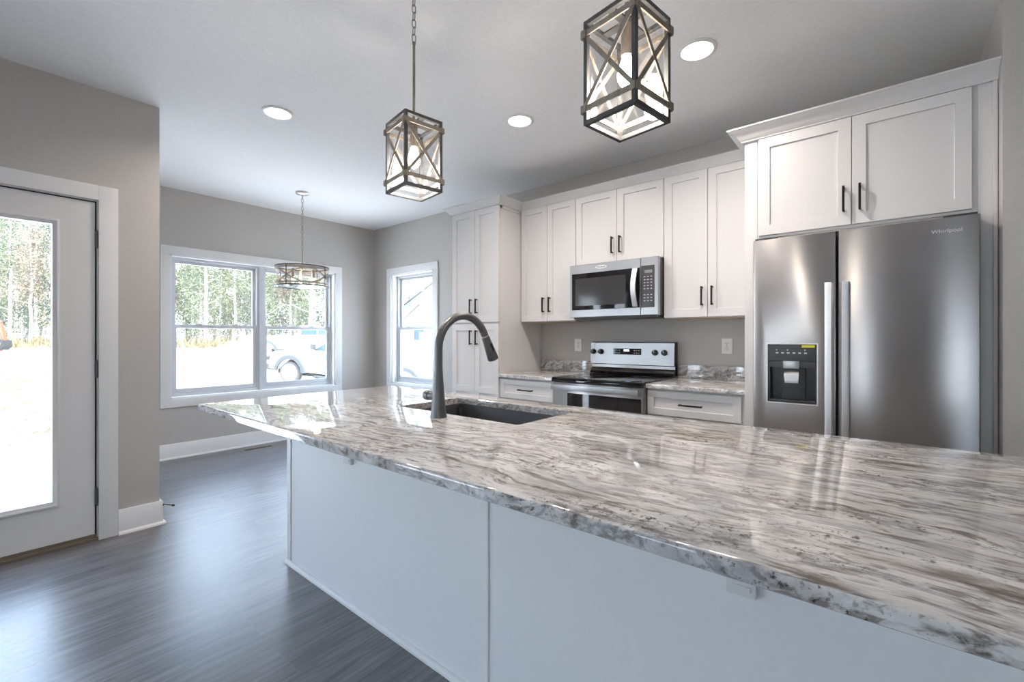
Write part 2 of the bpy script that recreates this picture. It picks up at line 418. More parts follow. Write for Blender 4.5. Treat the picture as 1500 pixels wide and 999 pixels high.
b = MB().box(x0, YD-.012, 0.0, x1, YD+.16, .018, .004).box(x0+.006, YD+.006, .018, x1-.006, YD+.046, .034)
obj('threshold', b, M_brass, d)
b = MB().lathe([(.03, 0), (.03, -.008), (.011, -.012), (.011, -.04), (.026, -.05), (.03, -.065), (.02, -.078)], (-.36, f0, .95), 20, 'y')
obj('door_knob', b, M_hinge, d)

# ------------------------------------------------------------------ baseboards with shoe moulding
BH = .152
def bb_profile(t=.015): return [(0, 0), (t+.017, 0), (t+.015, .010), (t+.008, .016), (t, .019), (t, BH-.006), (t-.004, BH), (0, BH)]
def sweep(path, prof, closed_ends=True):
    """sweep (outward,z) profile along plan path with mitres; outward is to the right of travel"""
    P = [Vector((x, y)) for x, y in path]; loops = []
    for i, p in enumerate(P):
        ds = []
        if i > 0: ds.append((P[i]-P[i-1]).normalized())
        if i < len(P)-1: ds.append((P[i+1]-P[i]).normalized())
        ns = [Vector((q.y, -q.x)) for q in ds]
        if len(ns) == 2:
            m = (ns[0]+ns[1]); m = m/m.length; k = 1/max(.2, m.dot(ns[0])); n = m*k
        else: n = ns[0]
        loops.append([(p.x+n.x*o, p.y+n.y*o, z) for o, z in prof])
    return MB().loft(loops)
struct('baseboard_far', sweep([(XN+.016, YW-.001), (XW-.017, YW-.001)], bb_profile()), M_trim)
struct('baseboard_left', sweep([(DR[1]+.091, YD-.001), (XN+.001, YD-.001), (XN+.001, YW-.017)], bb_profile()), M_trim)
struct('baseboard_right', sweep([(XW-.001, YW-.017), (XW-.001, 3.27)], bb_profile()), M_trim)
struct('baseboard_entry', sweep([(XR+.02, YD-.001), (DR[0]-.091, YD-.001)], bb_profile()), M_trim)

# door stop on the corner of the baseboard
t = thing('door_stop', 'small dark metal door stop screwed to the white baseboard at the wall corner', 'door stop', (XN+.016, YD-.010, .128))
c0 = Vector((XN+.0165, YD-.012, .128)); dr = Vector((.8, -.35, -.28)).normalized()
b = MB().tube([c0, c0+dr*.008], [.011, .009], 14); obj('mounting_base', b, M_hinge, t)
b = MB()
pts = [c0+dr*(.008+.042*k/60)+Vector((math.cos(k*.9)*.0035, 0, math.sin(k*.9)*.0035)) for k in range(61)]
b.tube(pts, .0013, 6).tube([c0+dr*.006, c0+dr*.05], .0022, 8); obj('spring', b, M_hinge, t)
obj('rubber_tip', MB().tube([c0+dr*.048, c0+dr*.052, c0+dr*.062, c0+dr*.065], [.004, .007, .007, .005], 12), M_rubber, t)

# floor register
t = thing('floor_vent', 'tan metal floor register in the dark planks below the twin window', 'vent', (2.04, 5.345, 0))
b = MB(); b.box(1.885, 5.295, 0, 2.20, 5.303, .005, .002).box(1.885, 5.387, 0, 2.20, 5.395, .005, .002).box(1.885, 5.303, 0, 1.895, 5.387, .005, .002).box(2.19, 5.303, 0, 2.20, 5.387, .005, .002)
obj('frame', b, mat('tan_vent_metal', (.50, .46, .40), .5, .3), t)
b = MB().box(1.895, 5.303, .0002, 2.19, 5.387, .001); obj('duct_opening', b, M_blackplastic, t)
b = MB()
for k in range(24): b.box(1.898+k*.0122, 5.305, .001, 1.902+k*.0122, 5.385, .004)
b.box(1.895, 5.343, .001, 2.19, 5.348, .0045); obj('grille', b, mat('brown_vent_grille', (.16, .14, .12), .5, .3), t)

# ------------------------------------------------------------------ cabinetry
def shaker(y0, y1, z0, z1, x, t=.02, rail=.057, rec=.009, mid=None):
    """shaker door facing -X with its face at x"""
    b = MB(); e = .0015
    if mid is None:
        b.rects([(y0, y1, z0, z1, x+t), (y0, y1, z0, z1, x+e), (y0+e, y1-e, z0+e, z1-e, x), (y0+rail, y1-rail, z0+rail, z1-rail, x), (y0+rail+.002, y1-rail-.002, z0+rail+.002, z1-rail-.002, x+rec)])
    else:
        b.rects([(y0, y1, mid, z1, x+t), (y0, y1, mid, z1, x+e), (y0+e, y1-e, mid, z1-e, x), (y0+rail, y1-rail, mid+rail*.5, z1-rail, x), (y0+rail+.002, y1-rail-.002, mid+rail*.5+.002, z1-rail-.002, x+rec)])
        b.rects([(y0, y1, z0, mid, x+t), (y0, y1, z0, mid, x+e), (y0+e, y1-e, z0+e, mid, x), (y0+rail, y1-rail, z0+rail, mid-rail*.5, x), (y0+rail+.002, y1-rail-.002, z0+rail+.002, mid-rail*.5-.002, x+rec)])
    return b
def pull(x, y, z, L=.135, horiz=False):
    b = MB(); r = .0055; off = .03
    if horiz:
        b.box(x-off-r, y-L/2, z-r, x-off+r, y+L/2, z+r, .0025)
        for s in (-1, 1): b.box(x-off, y+s*(L/2-.008)-.005, z-.005, x, y+s*(L/2-.008)+.005, z+.005, .0015)
    else:
        b.box(x-off-r, y-r, z-L/2, x-off+r, y+r, z+L/2, .0025)
        for s in (-1, 1): b.box(x-off, y-.005, z+s*(L/2-.008)-.005, x, y+.005, z+s*(L/2-.008)+.005, .0015)
    return b
G = .0015
def cab_door(parent, y0, y1, z0, z1, x, hy=None, hz=None, **k):
    dd = obj('door', shaker(y0+G, y1-G, z0+G, z1-G, x, **k), M_cab, parent)
    if hy is not None: obj('handle', pull(x, hy, hz), M_black, dd)
    return dd
def crown_profile(zb, zt, p=.068):
    h = zt-zb
    return [(0, zb), (.012, zb), (.014, zb+.10*h), (.020, zb+.16*h), (.030, zb+.36*h), (.045, zb+.62*h), (p-.008, zb+.80*h), (p-.004, zb+.86*h), (p, zb+.88*h), (p, zt), (0, zt)]

# pantry: the tall cabinet beside the window
PX = 3.0
t = thing('pantry_cabinet', 'tall white pantry cabinet with four doors standing next to the narrow window', 'cabinet', (PX+.3, 2.94, 0))
b = MB().box(PX+.021, 2.641, .10, XW-.002, 3.245, 2.44).box(PX+.09, 2.641, 0, XW-.002, 3.245, .10)
b.box(PX+.016, 2.637, .10, PX+.045, 2.641, 2.42).box(3.60, 2.637, CT+.12, XW-.002, 2.641, 1.36).box(PX+.02, 2.637, 2.385, 3.30, 2.641, 2.42)
obj('carcass', b, M_cab, t)
ym = 2.9395
cab_door(t, ym, 3.243, 1.366, 2.412, PX, 2.977, 1.517); cab_door(t, 2.643, ym, 1.366, 2.412, PX, 2.902, 1.517)
cab_door(t, ym, 3.243, .115, 1.354, PX, 2.977, 1.228, mid=.745); cab_door(t, 2.643, ym, .115, 1.354, PX, 2.902, 1.228, mid=.745)
t = obj('crown_molding', sweep([(3.318, 2.640), (PX+.004, 2.640), (PX+.004, 3.246), (XW-.002, 3.246)], [(-o, z) for o, z in crown_profile(2.412, 2.475)]), M_cab)
tag(t, 'white crown molding wrapping the top of the tall pantry cabinet', 'molding')

# wall cabinets
UX = 3.315
YB = [(2.04, 2.636), (1.272, 2.04), (.648, 1.272)]
info = [('tall white wall cabinet between the pantry and the microwave cabinet', 1.371), ('short white wall cabinet directly above the microwave', 1.828), ('tall white wall cabinet between the microwave and the refrigerator panel', 1.371)]
for (a, c), (lab, zb) in zip(YB, info):
    t = thing('wall_cabinet', lab, 'cabinet', (3.5, (a+c)/2, zb), 'white wall cabinets')
    b = MB().box(UX+.021, a+.0005, zb, XW-.002, c-.0005, 2.436); obj('carcass', b, M_cab, t)
    b = MB().box(UX+.03, a+.01, zb-.004, XW-.01, c-.01, zb-.0005); obj('underside_panel', b, wood('maple_underside', (.50, .38, .25), (.58, .45, .31), (3, 30, 3)), t)
    m = (a+c)/2; hz = zb+.15 if zb < 1.5 else zb+.143
    hw = .034
    cab_door(t, m, c-.001, zb+.002, 2.424, UX, m+hw, hz); cab_door(t, a+.001, m, zb+.002, 2.424, UX, m-hw, hz)
t = obj('crown_molding', sweep([(UX+.004, .648), (UX+.004, 2.636)], [(-o, z) for o, z in crown_profile(2.418, 2.475)]), M_cab)
tag(t, 'white crown molding running along the tops of the three wall cabinets', 'molding')

# cabinet over the refrigerator with its side panel and filler
FX = 2.945
t = thing('refrigerator_cabinet', 'white cabinet surround enclosing the refrigerator, with two doors on top', 'cabinet', (3.3, .13, 0))
b = MB().box(FX+.018, .626, 0, XW-.002, .645, 2.40, .001).box(FX+.016, .578, 0, FX+.036, .626, 2.40, .001)
obj('side_panel', b, M_cab, t)
obj('filler_strip', MB().box(FX+.016, -.392, 0, FX+.036, -.330, 2.40, .001).box(FX+.006, -.3925, 0, FX+.016, -.378, 2.392, .003), M_cab, t)
obj('carcass', MB().box(FX+.0365, -.3295, 1.80, XW-.002, .6255, 2.40), M_cab, t)
b = MB().box(FX+.021, -.3295, 1.806, FX+.0365, .5775, 2.40); obj('face_frame', b, M_cab, t)
fm = .1325
cab_door(t, fm, .569, 1.818, 2.385, FX, fm+.034, 1.953); cab_door(t, -.312, fm, 1.818, 2.385, FX, fm-.034, 1.953)
obj('crown_molding', sweep([(FX+.012, -.3935), (FX+.012, .647), (3.245, .647)], [(-o, z) for o, z in crown_profile(2.387, 2.458, .078)]), M_cab, t)

# base cabinets
def base_cab(y0, y1, label):
    t = thing('base_cabinet', label, 'cabinet', (3.3, (y0+y1)/2, 0), 'white base cabinets beside the range')
    X = 3.012
    obj('carcass', MB().box(X+.021, y0, .10, XW-.002, y1, CT-.031).box(X+.09, y0, 0, XW-.002, y1, .10), M_cab, t)
    dd = obj('drawer', shaker(y0+.004, y1-.004, .698, .862, X, rail=.045), M_cab, t)
    obj('handle', pull(X, (y0+y1)/2, .780, .15, True), M_black, dd)
    m = (y0+y1)/2
    cab_door(t, m, y1-.004, .115, .690, X, m+.034, .60); cab_door(t, y0+.004, m, .115, .690, X, m-.034, .60)
base_cab(2.042, 2.636, 'white base cabinet with one drawer between the pantry and the range')
base_cab(.672, 1.276, 'white base cabinet with one drawer between the range and the refrigerator panel')
obj('filler_strip', MB().box(3.03, .6465, .10, XW-.003, .671, CT-.031), M_cab, [o for o in bpy.data.objects if o.name.startswith('base_cabinet')][-1])

def rrect(x0, x1, y0, y1, r, z, n=6):
    pts = []
    for cx, cy, a0 in ((x1-r, y1-r, 0), (x0+r, y1-r, 90), (x0+r, y0+r, 180), (x1-r, y0+r, 270)):
        for k in range(n+1):
            a = R(a0+90*k/n); pts.append((cx+r*math.cos(a), cy+r*math.sin(a), z))
    return pts
def edge_loops(x0, x1, y0, y1, zt, th, r, e=.008):
    L = []
    for k in range(5):
        a = R(90*k/4); L.append(rrect(x0+e*(1-math.sin(a)), x1-e*(1-math.sin(a)), y0+e*(1-math.sin(a)), y1-e*(1-math.sin(a)), r, zt-e*(1-math.cos(a))))
    for k in range(1, 4):
        a = R(90*k/3); L.append(rrect(x0+.004*(1-math.cos(a)), x1-.004*(1-math.cos(a)), y0+.004*(1-math.cos(a)), y1-.004*(1-math.cos(a)), r, zt-th+.004*(1-math.sin(a))))
    return L
def counter(y0, y1, label):
    t = thing('countertop', label, 'countertop', (3.3, (y0+y1)/2, CT))
    obj('slab', MB().loft(edge_loops(2.992, XW-.003, y0, y1, CT, .03, .004)), M_granite, t)
    obj('backsplash', MB().box(3.628, y0+.002, CT+.0005, XW-.003, y1-.002, CT+.105, .003), M_splash, t)
counter(2.040, 2.636, 'brown-veined granite worktop with short backsplash between pantry and range')
counter(.648, 1.277, 'brown-veined granite worktop with short backsplash between range and refrigerator')

# ------------------------------------------------------------------ island
IX0, IX1, IY0, IY1 = .700, 1.800, -.66, 2.545
SX0, SX1, SY0, SY1 = 1.278, 1.668, 1.030, 1.742
t = thing('island_cabinet', 'long white panelled kitchen island base under the granite top', 'kitchen island', (1.45, .95, 0))
PXI, PY1, PY0 = 1.112, 2.508, -.60
b = MB().box(PXI, PY0, 0, PXI+.02, PY1, CT-.0305).box(PXI+.02, PY1-.02, 0, IX1-.05, PY1, CT-.0305).box(PXI+.02, PY0, 0, IX1-.05, PY0+.02, CT-.0305)
obj('panel', b, M_isl, t)
b = MB().box(PXI-.006, 2.470, .02, PXI, PY1+.003, CT-.0305, .002).box(PXI, PY1, .02, PXI+.03, PY1+.006, CT-.0305, .002); obj('corner_trim', b, M_isl, t)
for yy in (1.028, -.45): obj('seam_strip', MB().prism([(PXI, yy-.009), (PXI-.005, yy-.007), (PXI-.007, yy), (PXI-.005, yy+.007), (PXI, yy+.009)], 'z', .018, CT-.031), M_isl, t)
b = sweep([(PXI, PY0), (PXI, PY1), (IX1-.05, PY1)], [(-o, z) for o, z in [(0, 0), (.019, 0), (.018, .008), (.013, .015), (.006, .0185), (0, .019)]]); obj('shoe_molding', b, M_trim, t)
b = MB().box(IX1-.06, PY0+.02, .10, IX1-.05, SY0-.1, CT-.031).box(IX1-.06, SY1+.1, .10, IX1-.05, PY1-.02, CT-.031).box(IX1-.06, SY0-.1, .10, IX1-.05, SY1+.1, CT-.3).box(PXI+.02, PY0+.02, .08, IX1-.06, PY1-.02, .10)
obj('carcass', b, M_cab, t)
yy = PY0+.02
for k, wd in enumerate((.60, .60, .40, .92, .55)):
    dd = obj('door', MB().add(*(lambda q: ([(2*(IX1-.05)-x, y, z) for x, y, z in q.v], q.f))(shaker(yy+.003, yy+wd-.003, .115, .86, IX1-.05-.0, t=-.0))) if False else MB().box(IX1-.05, yy+.003, .115, IX1-.03, yy+wd-.003, .865, .002), M_cab, t)
    obj('handle', MB().box(IX1-.006, yy+wd/2-.06, .80, IX1+.004, yy+wd/2+.06, .81, .002).box(IX1-.03, yy+wd/2-.055, .80, IX1-.004, yy+wd/2-.045, .81).box(IX1-.03, yy+wd/2+.045, .80, IX1-.004, yy+wd/2+.055, .81), M_black, dd)
    yy += wd
for yb in (1.885, .247):
    b = MB().box(PXI-.016, yb-.03, .650, PXI, yb+.03, CT-.031, .002).box(PXI-.22, yb-.03, CT-.040, PXI-.010, yb+.03, CT-.0305, .002)
    b.box(PXI-.020, yb-.020, .664, PXI-.015, yb+.020, .674, .001)
    br = obj('support_bracket', b, M_trim, t)

b = MB(); n = 6
outer = edge_loops(IX0, IX1, IY0, IY1, CT, .03, .012)
inner_t = rrect(SX0, SX1, SY0, SY1, .016, CT-.002); inner_t0 = rrect(SX0-.002, SX1+.002, SY0-.002, SY1+.002, .018, CT); inner_b = rrect(SX0, SX1, SY0, SY1, .016, CT-.03)
b.loft([inner_b, inner_t, inner_t0]+outer, close=True)
o = obj('island_countertop', b, M_granite); tag(o, 'long polished brown and cream granite top covering the island', 'countertop')

t = thing('sink', 'black rectangular undermount sink set into the island granite', 'sink', ((SX0+SX1)/2, (SY0+SY1)/2, CT-.031))
zr = CT-.0312
def rr(k, z, r): return rrect(SX0+k, SX1-k, SY0+k, SY1-k, r, z)
b = MB().loft([rr(-.02, zr, .06), rr(-.001, zr, .018), rr(.002, zr-.004, .018), rr(.008, zr-.18, .02), rr(.02, zr-.205, .03), rr(.05, zr-.212, .04), rr(.14, zr-.214, .03),
               rr(.14, zr-.222, .03), rr(.04, zr-.222, .05), rr(.0, zr-.208, .05), rr(-.004, zr-.02, .05), rr(-.02, zr-.008, .06)], close=True)
b.loft([rr(.139, zr-.2141, .03), rr(.139, zr-.2215, .03)])
obj('basin', b, M_sink, t)
dc = ((SX0+SX1)/2, (SY0+SY1)/2, zr-.2138)
dn = obj('drain', MB().lathe([(.055, 0), (.055, .003), (.045, .004), (.040, .001)], dc, 28), M_nickel, t)
obj('strainer', MB().lathe([(.039, .0012), (.03, .003), (.008, .003), (.006, .012), (.009, .014), (.004, .016)], dc, 20), M_nickel, dn)

t = thing('faucet', 'dark graphite gooseneck pull-down faucet standing beside the sink', 'faucet', (1.2, 1.377, CT))
fx, fy = 1.2, 1.377
obj('body', MB().lathe([(.034, 0), (.034, .004), (.0315, .012), (.0275, .05), (.0235, .10), (.020, .14), (.0178, .175), (.017, .19)], (fx, fy, CT), 28), M_faucet, t)
rr_ = .142; zc = 1.176
pts = [(fx, fy, CT+.19), (fx, fy, 1.14)]+[(fx+rr_-rr_*math.cos(R(a)), fy, zc+rr_*math.sin(R(a))) for a in range(0, 156, 5)]
obj('spout', MB().tube(pts, .0165, 18), M_faucet, t)
e = Vector(pts[-1]); dv = (e-Vector(pts[-2])).normalized()
obj('spout_collar', MB().tube([e, e+dv*.006], .0172, 18), M_nickel, t)
sp = obj('spray_head', MB().tube([e+dv*.006, e+dv*.012, e+dv*.03, e+dv*.115, e+dv*.122, e+dv*.123], [.0165, .0185, .019, .0255, .0245, .021], 20), M_faucet, t)
side = dv.cross(Vector((0, 1, 0))).normalized()
nrm = Vector((0, -1, 0)); ct_ = e+dv*.06+nrm*.0205
obj('spray_button', MB().obox(ct_-dv*.02, ct_+dv*.022, .012, .004, nrm, .0015), M_blackplastic, sp)
hc = Vector((fx, fy, .990))
h_ = obj('handle', MB().tube([hc+Vector((0, .015, 0)), hc+Vector((0, .05, 0))], .0185, 20), M_faucet, t)
obj('handle_cap', MB().tube([hc+Vector((0, y, 0)) for y in (.0502, .052, .0525, .054, .074, .079, .080)], [.016, .016, .0195, .0200, .0200, .018, .012], 20), M_faucet, h_)

# ------------------------------------------------------------------ range
t = thing('range', 'stainless steel electric range with black glass cooktop below the microwave', 'range', (3.3, 1.66, 0))
a, c = 1.283, 2.036
obj('body', MB().box(2.985, a, .09, 3.60, c, .898, .003).box(3.03, a+.02, 0, 3.58, c-.02, .09), M_steelside, t)
b = MB().loft([rrect(2.950, 3.585, a-.001, c+.001, .008, .8985), rrect(2.947, 3.585, a-.002, c+.002, .008, .904), rrect(2.950, 3.585, a-.001, c+.001, .008, .9125), rrect(2.958, 3.58, a+.006, c-.006, .008, .915)])
ck = obj('cooktop', b, M_blackglass, t)
ring = mat('burner_ring_print', (.10, .10, .105), .25)
for (x, y, r) in ((3.12, 1.47, .10), (3.12, 1.85, .08), (3.41, 1.47, .08), (3.41, 1.85, .10)):
    b = MB().loft([[(x+q*math.cos(k*math.pi/24), y+q*math.sin(k*math.pi/24), z) for k in range(48)] for q, z in ((r, .9151), (r, .9153), (r-.004, .9153), (r-.004, .9151))], close=True)
    obj('burner_ring', b, ring, ck)
obj('cooktop_trim', MB().box(2.944, a+.002, .880, 2.985, c-.002, .8984, .003), M_blackglass, t)
dd = obj('oven_door', MB().box(2.962, a+.003, .235, 2.985, c-.003, .872, .004), M_steel, t)
obj('oven_window', MB().loft([[(2.9605, y, z) for y, z in ((a+.055, .29), (c-.165, .29), (c-.150, .80), (a+.055, .80))], [(2.963, y, z) for y, z in ((a+.053, .288), (c-.163, .288), (c-.148, .802), (a+.053, .802))]]) if False else
    MB().box(2.9603, a+.012, .27, 2.963, c-.14, .798, .001), M_blackglass, dd)
obj('window_screen', MB().box(2.9598, a+.16, .33, 2.9604, c-.26, .70), mat('dark_oven_screen', (.035, .037, .042), .12), dd)
hb = MB().box(2.905, a+.012, .822, 2.925, c-.02, .866, .007)
for s in (a+.03, c-.04): hb.box(2.920, s-.012, .832, 2.963, s+.012, .856, .003)
obj('handle', hb, M_steelbright, dd)
obj('storage_drawer', MB().box(2.964, a+.003, .095, 2.985, c-.003, .228, .004), M_steel, t)
bgz = [(3.545, .9155), (3.645, .9155), (3.645, 1.19), (3.598, 1.19), (3.575, 1.182), (3.566, 1.0), (3.60, .995), (3.60, .972), (3.565, .935)]
obj('backguard', MB().prism(bgz, 'y', a+.002, c-.002), M_blackglass, t)
obj('backguard_skirt', MB().prism([(3.5985, .992), (3.5985, .972), (3.5635, .936), (3.5615, .938), (3.590, .968), (3.592, .992)], 'y', a+.004, c-.004), M_steel, t)
def onface(z): return 3.566+(z-1.0)/(1.182-1.0)*.009
cp = obj('control_panel', MB().loft([[(onface(z)-dx, y, z) for y, z in ((a+.001, 1.0), (c-.001, 1.0), (c-.001, 1.181), (a+.001, 1.181))] for dx in (.006, .0, -.002)]), M_steelbright, t)
dz0, dz1 = 1.082, 1.134
ds = obj('display', MB().loft([[(onface(z)-dx, y, z) for y, z in ((1.558, dz0), (1.812, dz0), (1.812, dz1), (1.558, dz1))] for dx in (.0085, .006)]), M_blackglass, cp)
obj('clock_screen', MB().box(3.5590, 1.665, 1.110, 3.5625, 1.712, 1.127), M_screen, ds)
for k in range(12):
    y = 1.795-.020*(k % 6)-(.118 if k % 6 > 2 else 0)+.0*(k); z = 1.118 if k < 6 else 1.096
    obj('panel_button', MB().box(3.5588, y-.0045, z-.003, 3.563, y+.0045, z+.003), M_ledtext, ds)
for u in (2.005, 1.931, 1.440, 1.362):
    y = u; z = 1.104; x = onface(z)-.006
    kn = obj('knob', MB().lathe([(.024, 0), (.024, -.006), (.021, -.009), (.019, -.028), (.016, -.031)], (x, y, z), 24, 'x'), M_blackplastic, cp)
    obj('pointer', MB().box(x-.0318, y-.0015, z+.002, x-.030, y+.0015, z+.016), M_ledtext, kn)

# ------------------------------------------------------------------ microwave
t = thing('microwave', 'stainless over-the-range microwave hung under the short wall cabinet', 'microwave', (3.44, 1.655, 1.40))
a, c, zb, zt = 1.276, 2.037, 1.393, 1.826
obj('body', MB().box(3.255, a+.003, zb+.004, XW-.002, c-.003, zt-.001, .003), M_greyplastic, t)
b = MB().box(3.25, a+.02, zb-.012, 3.60, c-.02, zb+.0035, .004)
obj('vent_underside', b, M_greyplastic, t)
yd = 1.412
dd = obj('door', MB().rects([(yd+.001, c, zb, zt, 3.254), (yd+.001, c, zb, zt, 3.222), (yd+.004, c-.003, zb+.004, zt-.004, 3.218), (yd+.006, c-.022, zb+.06, zt-.072, 3.218), (yd+.008, c-.024, zb+.062, zt-.074, 3.222)]), M_steelbright, t)
obj('door_window', MB().box(3.2165, yd+.007, zb+.061, 3.2225, c-.023, zt-.073, .001), M_blackglass, dd)
obj('window_screen', MB().box(3.2159, yd+.12, zb+.095, 3.2166, c-.055, zt-.115), mat('microwave_screen', (.05, .05, .052), .10), dd)
pts = []
for k in range(15):
    s = k/14; pts.append((3.205-.040*math.sin(math.pi*s), yd+.038, zb+.068+s*(zt-zb-.145)))
hb = MB(); loops = []
for x, y, z in pts: loops.append([(x-.004, y-.019, z), (x-.007, y, z), (x-.004, y+.019, z), (x+.008, y+.019, z), (x+.008, y-.019, z)])
hb.loft(loops)
for z in (zb+.075, zt-.085): hb.box(3.198, yd+.025, z-.008, 3.219, yd+.05, z+.008, .003)
obj('handle', hb, M_steelhandle, dd)
b = MB().loft([[(3.2145 if i else 3.219, 1.742+.05*q*math.cos(k*math.pi/12), zt-.034+.014*q*math.sin(k*math.pi/12)) for k in range(24)] for i, q in ((0, 1), (1, 1), (1, .93))])
bd = obj('badge', b, M_whiteplastic, dd)
pn = obj('control_frame', MB().rects([(a, yd-.001, zb, zt, 3.254), (a, yd-.001, zb, zt, 3.222), (a+.003, yd-.004, zb+.004, zt-.004, 3.218)]), M_steelbright, t)
kp = obj('keypad', MB().box(3.2165, a+.028, zb+.058, 3.2195, yd-.004, zt-.062, .001), M_greyplastic, pn)
obj('lcd', MB().box(3.2155, a+.045, zt-.118, 3.2166, yd-.032, zt-.096), M_lcd, kp)
for r_ in range(9):
    for q in range(3):
        y = a+.052+q*.026; z = zt-.145-r_*.0225
        if r_ in (5,): continue
        obj('key', MB().box(3.2157, y-.006, z-.0028, 3.2166, y+.006, z+.0028), M_ledtext, kp)

def text_on_x(name, s, x, y, z, size, m, parent, extrude=.0008):
    """raised lettering on a face looking towards -X (reads along -Y)"""
    cu = bpy.data.curves.new(name, 'FONT'); cu.body = s; cu.size = size; cu.extrude = extrude; cu.align_x = 'CENTER'; cu.align_y = 'CENTER'; cu.space_character = 1.05
    o = bpy.data.objects.new(name, cu); COL.objects.link(o)
    bpy.context.view_layer.update()
    me = bpy.data.meshes.new_from_object(o.evaluated_get(bpy.context.evaluated_depsgraph_get())); bpy.data.objects.remove(o)
    mtx = Matrix.Translation((x, y, z)) @ Matrix(((0, 0, -1, 0), (-1, 0, 0, 0), (0, 1, 0, 0), (0, 0, 0, 1)))
    org = Vector(parent['org']); me.transform(Matrix.Translation(-org) @ mtx)
    me.materials.clear(); me.materials.append(m)
    o = bpy.data.objects.new(name, me); COL.objects.link(o); o.parent = parent; o['org'] = parent['org']; return o
text_on_x('badge_lettering', 'Whirlpool', 3.2138, 1.742, zt-.034, .017, M_greyplastic, bd)

# ------------------------------------------------------------------ refrigerator
t = thing('refrigerator', 'stainless side-by-side refrigerator with ice and water dispenser', 'refrigerator', (3.2, .125, 0))
F = 2.846; zt = 1.776; zb = .06; sp_ = .1885
obj('body', MB().box(F+.075, -.322, .03, 3.60, .572, 1.765, .004).box(F+.08, -.30, 0, 3.55, .55, .03), M_steelside, t)
obj('toe_grille', MB().box(F+.03, -.318, .012, F+.075, .568, .055, .004), M_greyplastic, t)
D = (.273, .505, .870, 1.192); y0, y1 = sp_+.004, .577
def dl(k, x): return (D[0]+k, D[1]-k, D[2]+k, D[3]-k, x)
b = MB().rects([(y0, y1, zb, zt, F+.07), (y0, y1, zb, zt, F+.008), (y0+.003, y1-.003, zb+.003, zt-.003, F+.002), (y0+.008, y1-.008, zb+.008, zt-.008, F), dl(-.004, F), dl(-.002, F-.003), dl(.003, F-.003), dl(.005, F+.002), dl(.006, F+.060)])
ld = obj('freezer_door', b, M_steel, t)
y0, y1 = -.327, sp_-.004
b = MB().rects([(y0, y1, zb, zt, F+.07), (y0, y1, zb, zt, F+.008), (y0+.003, y1-.003, zb+.003, zt-.003, F+.002), (y0+.008, y1-.008, zb+.008, zt-.008, F)])
rd = obj('fridge_door', b, M_steel, t)
def fhandle(a, c, flip):
    b = MB(); za, zc = .42, 1.510
    s = .006
    prof = [(F-.001, a), (F-.026, a+(.002 if flip else .010)), (F-.031, a+.012), (F-.031, c-.012), (F-.026, c-(.010 if flip else .002)), (F-.001, c)]
    b.loft([[(x, y, z) for x, y in prof] for z in (za, zc-.004)]+[[(x if x > F-.01 else x+.004, y, zc) for x, y in prof]])
    return b
obj('handle', fhandle(.199, .241, False), M_steelhandle, ld); obj('handle', fhandle(.137, .179, True), M_steelhandle, rd)
hc_ = MB().box(F+.02, .46, zt, F+.11, .57, zt+.012, .003); obj('hinge_cover', hc_, M_greyplastic, t)
obj('hinge_cover', MB().box(F+.02, -.32, zt, F+.11, -.21, zt+.012, .003), M_greyplastic, t)
bz_ = MB().loft([[(x, y, z) for y, z in ((D[0]-k, D[2]-k), (D[1]+k, D[2]-k), (D[1]+k, D[3]+k), (D[0]-k, D[3]+k))] for k, x in ((.004, F+.0005), (.004, F-.0035), (-.001, F-.0035), (-.001, F+.0005))], close=True)
obj('bezel', bz_, M_steelhandle, ld)
ic = obj('dispenser_panel', MB().box(F-.002, D[0]+.006, 1.098, F+.04, D[1]-.006, D[3]-.006, .003), M_greyplastic, ld)
for k in range(6):
    obj('panel_icon', MB().box(F-.0028, .318+k*.0265, 1.139, F-.0018, .331+k*.0265, 1.146), M_ledtext, ic)
for y in (.459, .407, .327): obj('indicator_light', MB().lathe([(.0035, 0), (.003, -.001)], (F-.002, y, 1.159), 10, 'x'), M_ledtext, ic)
obj('warning_sticker', MB().box(F-.0032, .283, 1.172, F-.0020, .342, 1.186), M_yellow, ic)
cv = obj('dispenser_recess', MB().box(F+.052, D[0]+.008, D[2]+.008, F+.0595, D[1]-.008, 1.10).box(F+.004, D[0]+.0065, D[2]+.0065, F+.056, D[0]+.012, 1.098).box(F+.004, D[1]-.012, D[2]+.0065, F+.056, D[1]-.0065, 1.098), M_blackplastic, ld)
obj('ledge', MB().box(F+.0, D[0]+.008, 1.062, F+.03, D[1]-.008, 1.097, .003), M_greyplastic, ld)
b = MB().box(F-.006, .352, 1.058, F+.035, .428, 1.0985, .003); obj('spout_cover', b, M_steelbright, ld)
b = MB().loft([[(F+.02, .358, 1.045), (F+.02, .424, 1.045), (F+.028, .424, 1.045), (F+.028, .358, 1.045)], [(F+.006, .356, 1.02), (F+.006, .426, 1.02), (F+.014, .426, 1.02), (F+.014, .356, 1.02)], [(F+.010, .360, .978), (F+.010, .422, .978), (F+.018, .422, .978), (F+.018, .360, .978)]])
obj('paddle', b, M_steelbright, ld)
b = MB().box(F+.006, .335, .890, F+.052, .435, 1.045, .006); obj('paddle_housing', MB().box(F+.035, .330, .888, F+.052, .440, 1.06, .004), M_greyplastic, ld)
b = MB().box(F-.004, D[0]+.008, D[2]+.0065, F+.052, D[1]-.008, D[2]+.016, .003)
tr = obj('drip_tray', b, M_greyplastic, ld)
b = MB()
for k in range(9): b.box(F+.0, .35+k*.009, D[2]+.016, F+.045, .352+k*.009, D[2]+.018)
obj('tray_grille', b, M_blackplastic, tr)
text_on_x('brand_lettering', 'Whirlpool', F-.0012, -.2185, 1.713, .0235, mat('satin_lettering', (.85, .85, .84), .55, .3), rd)

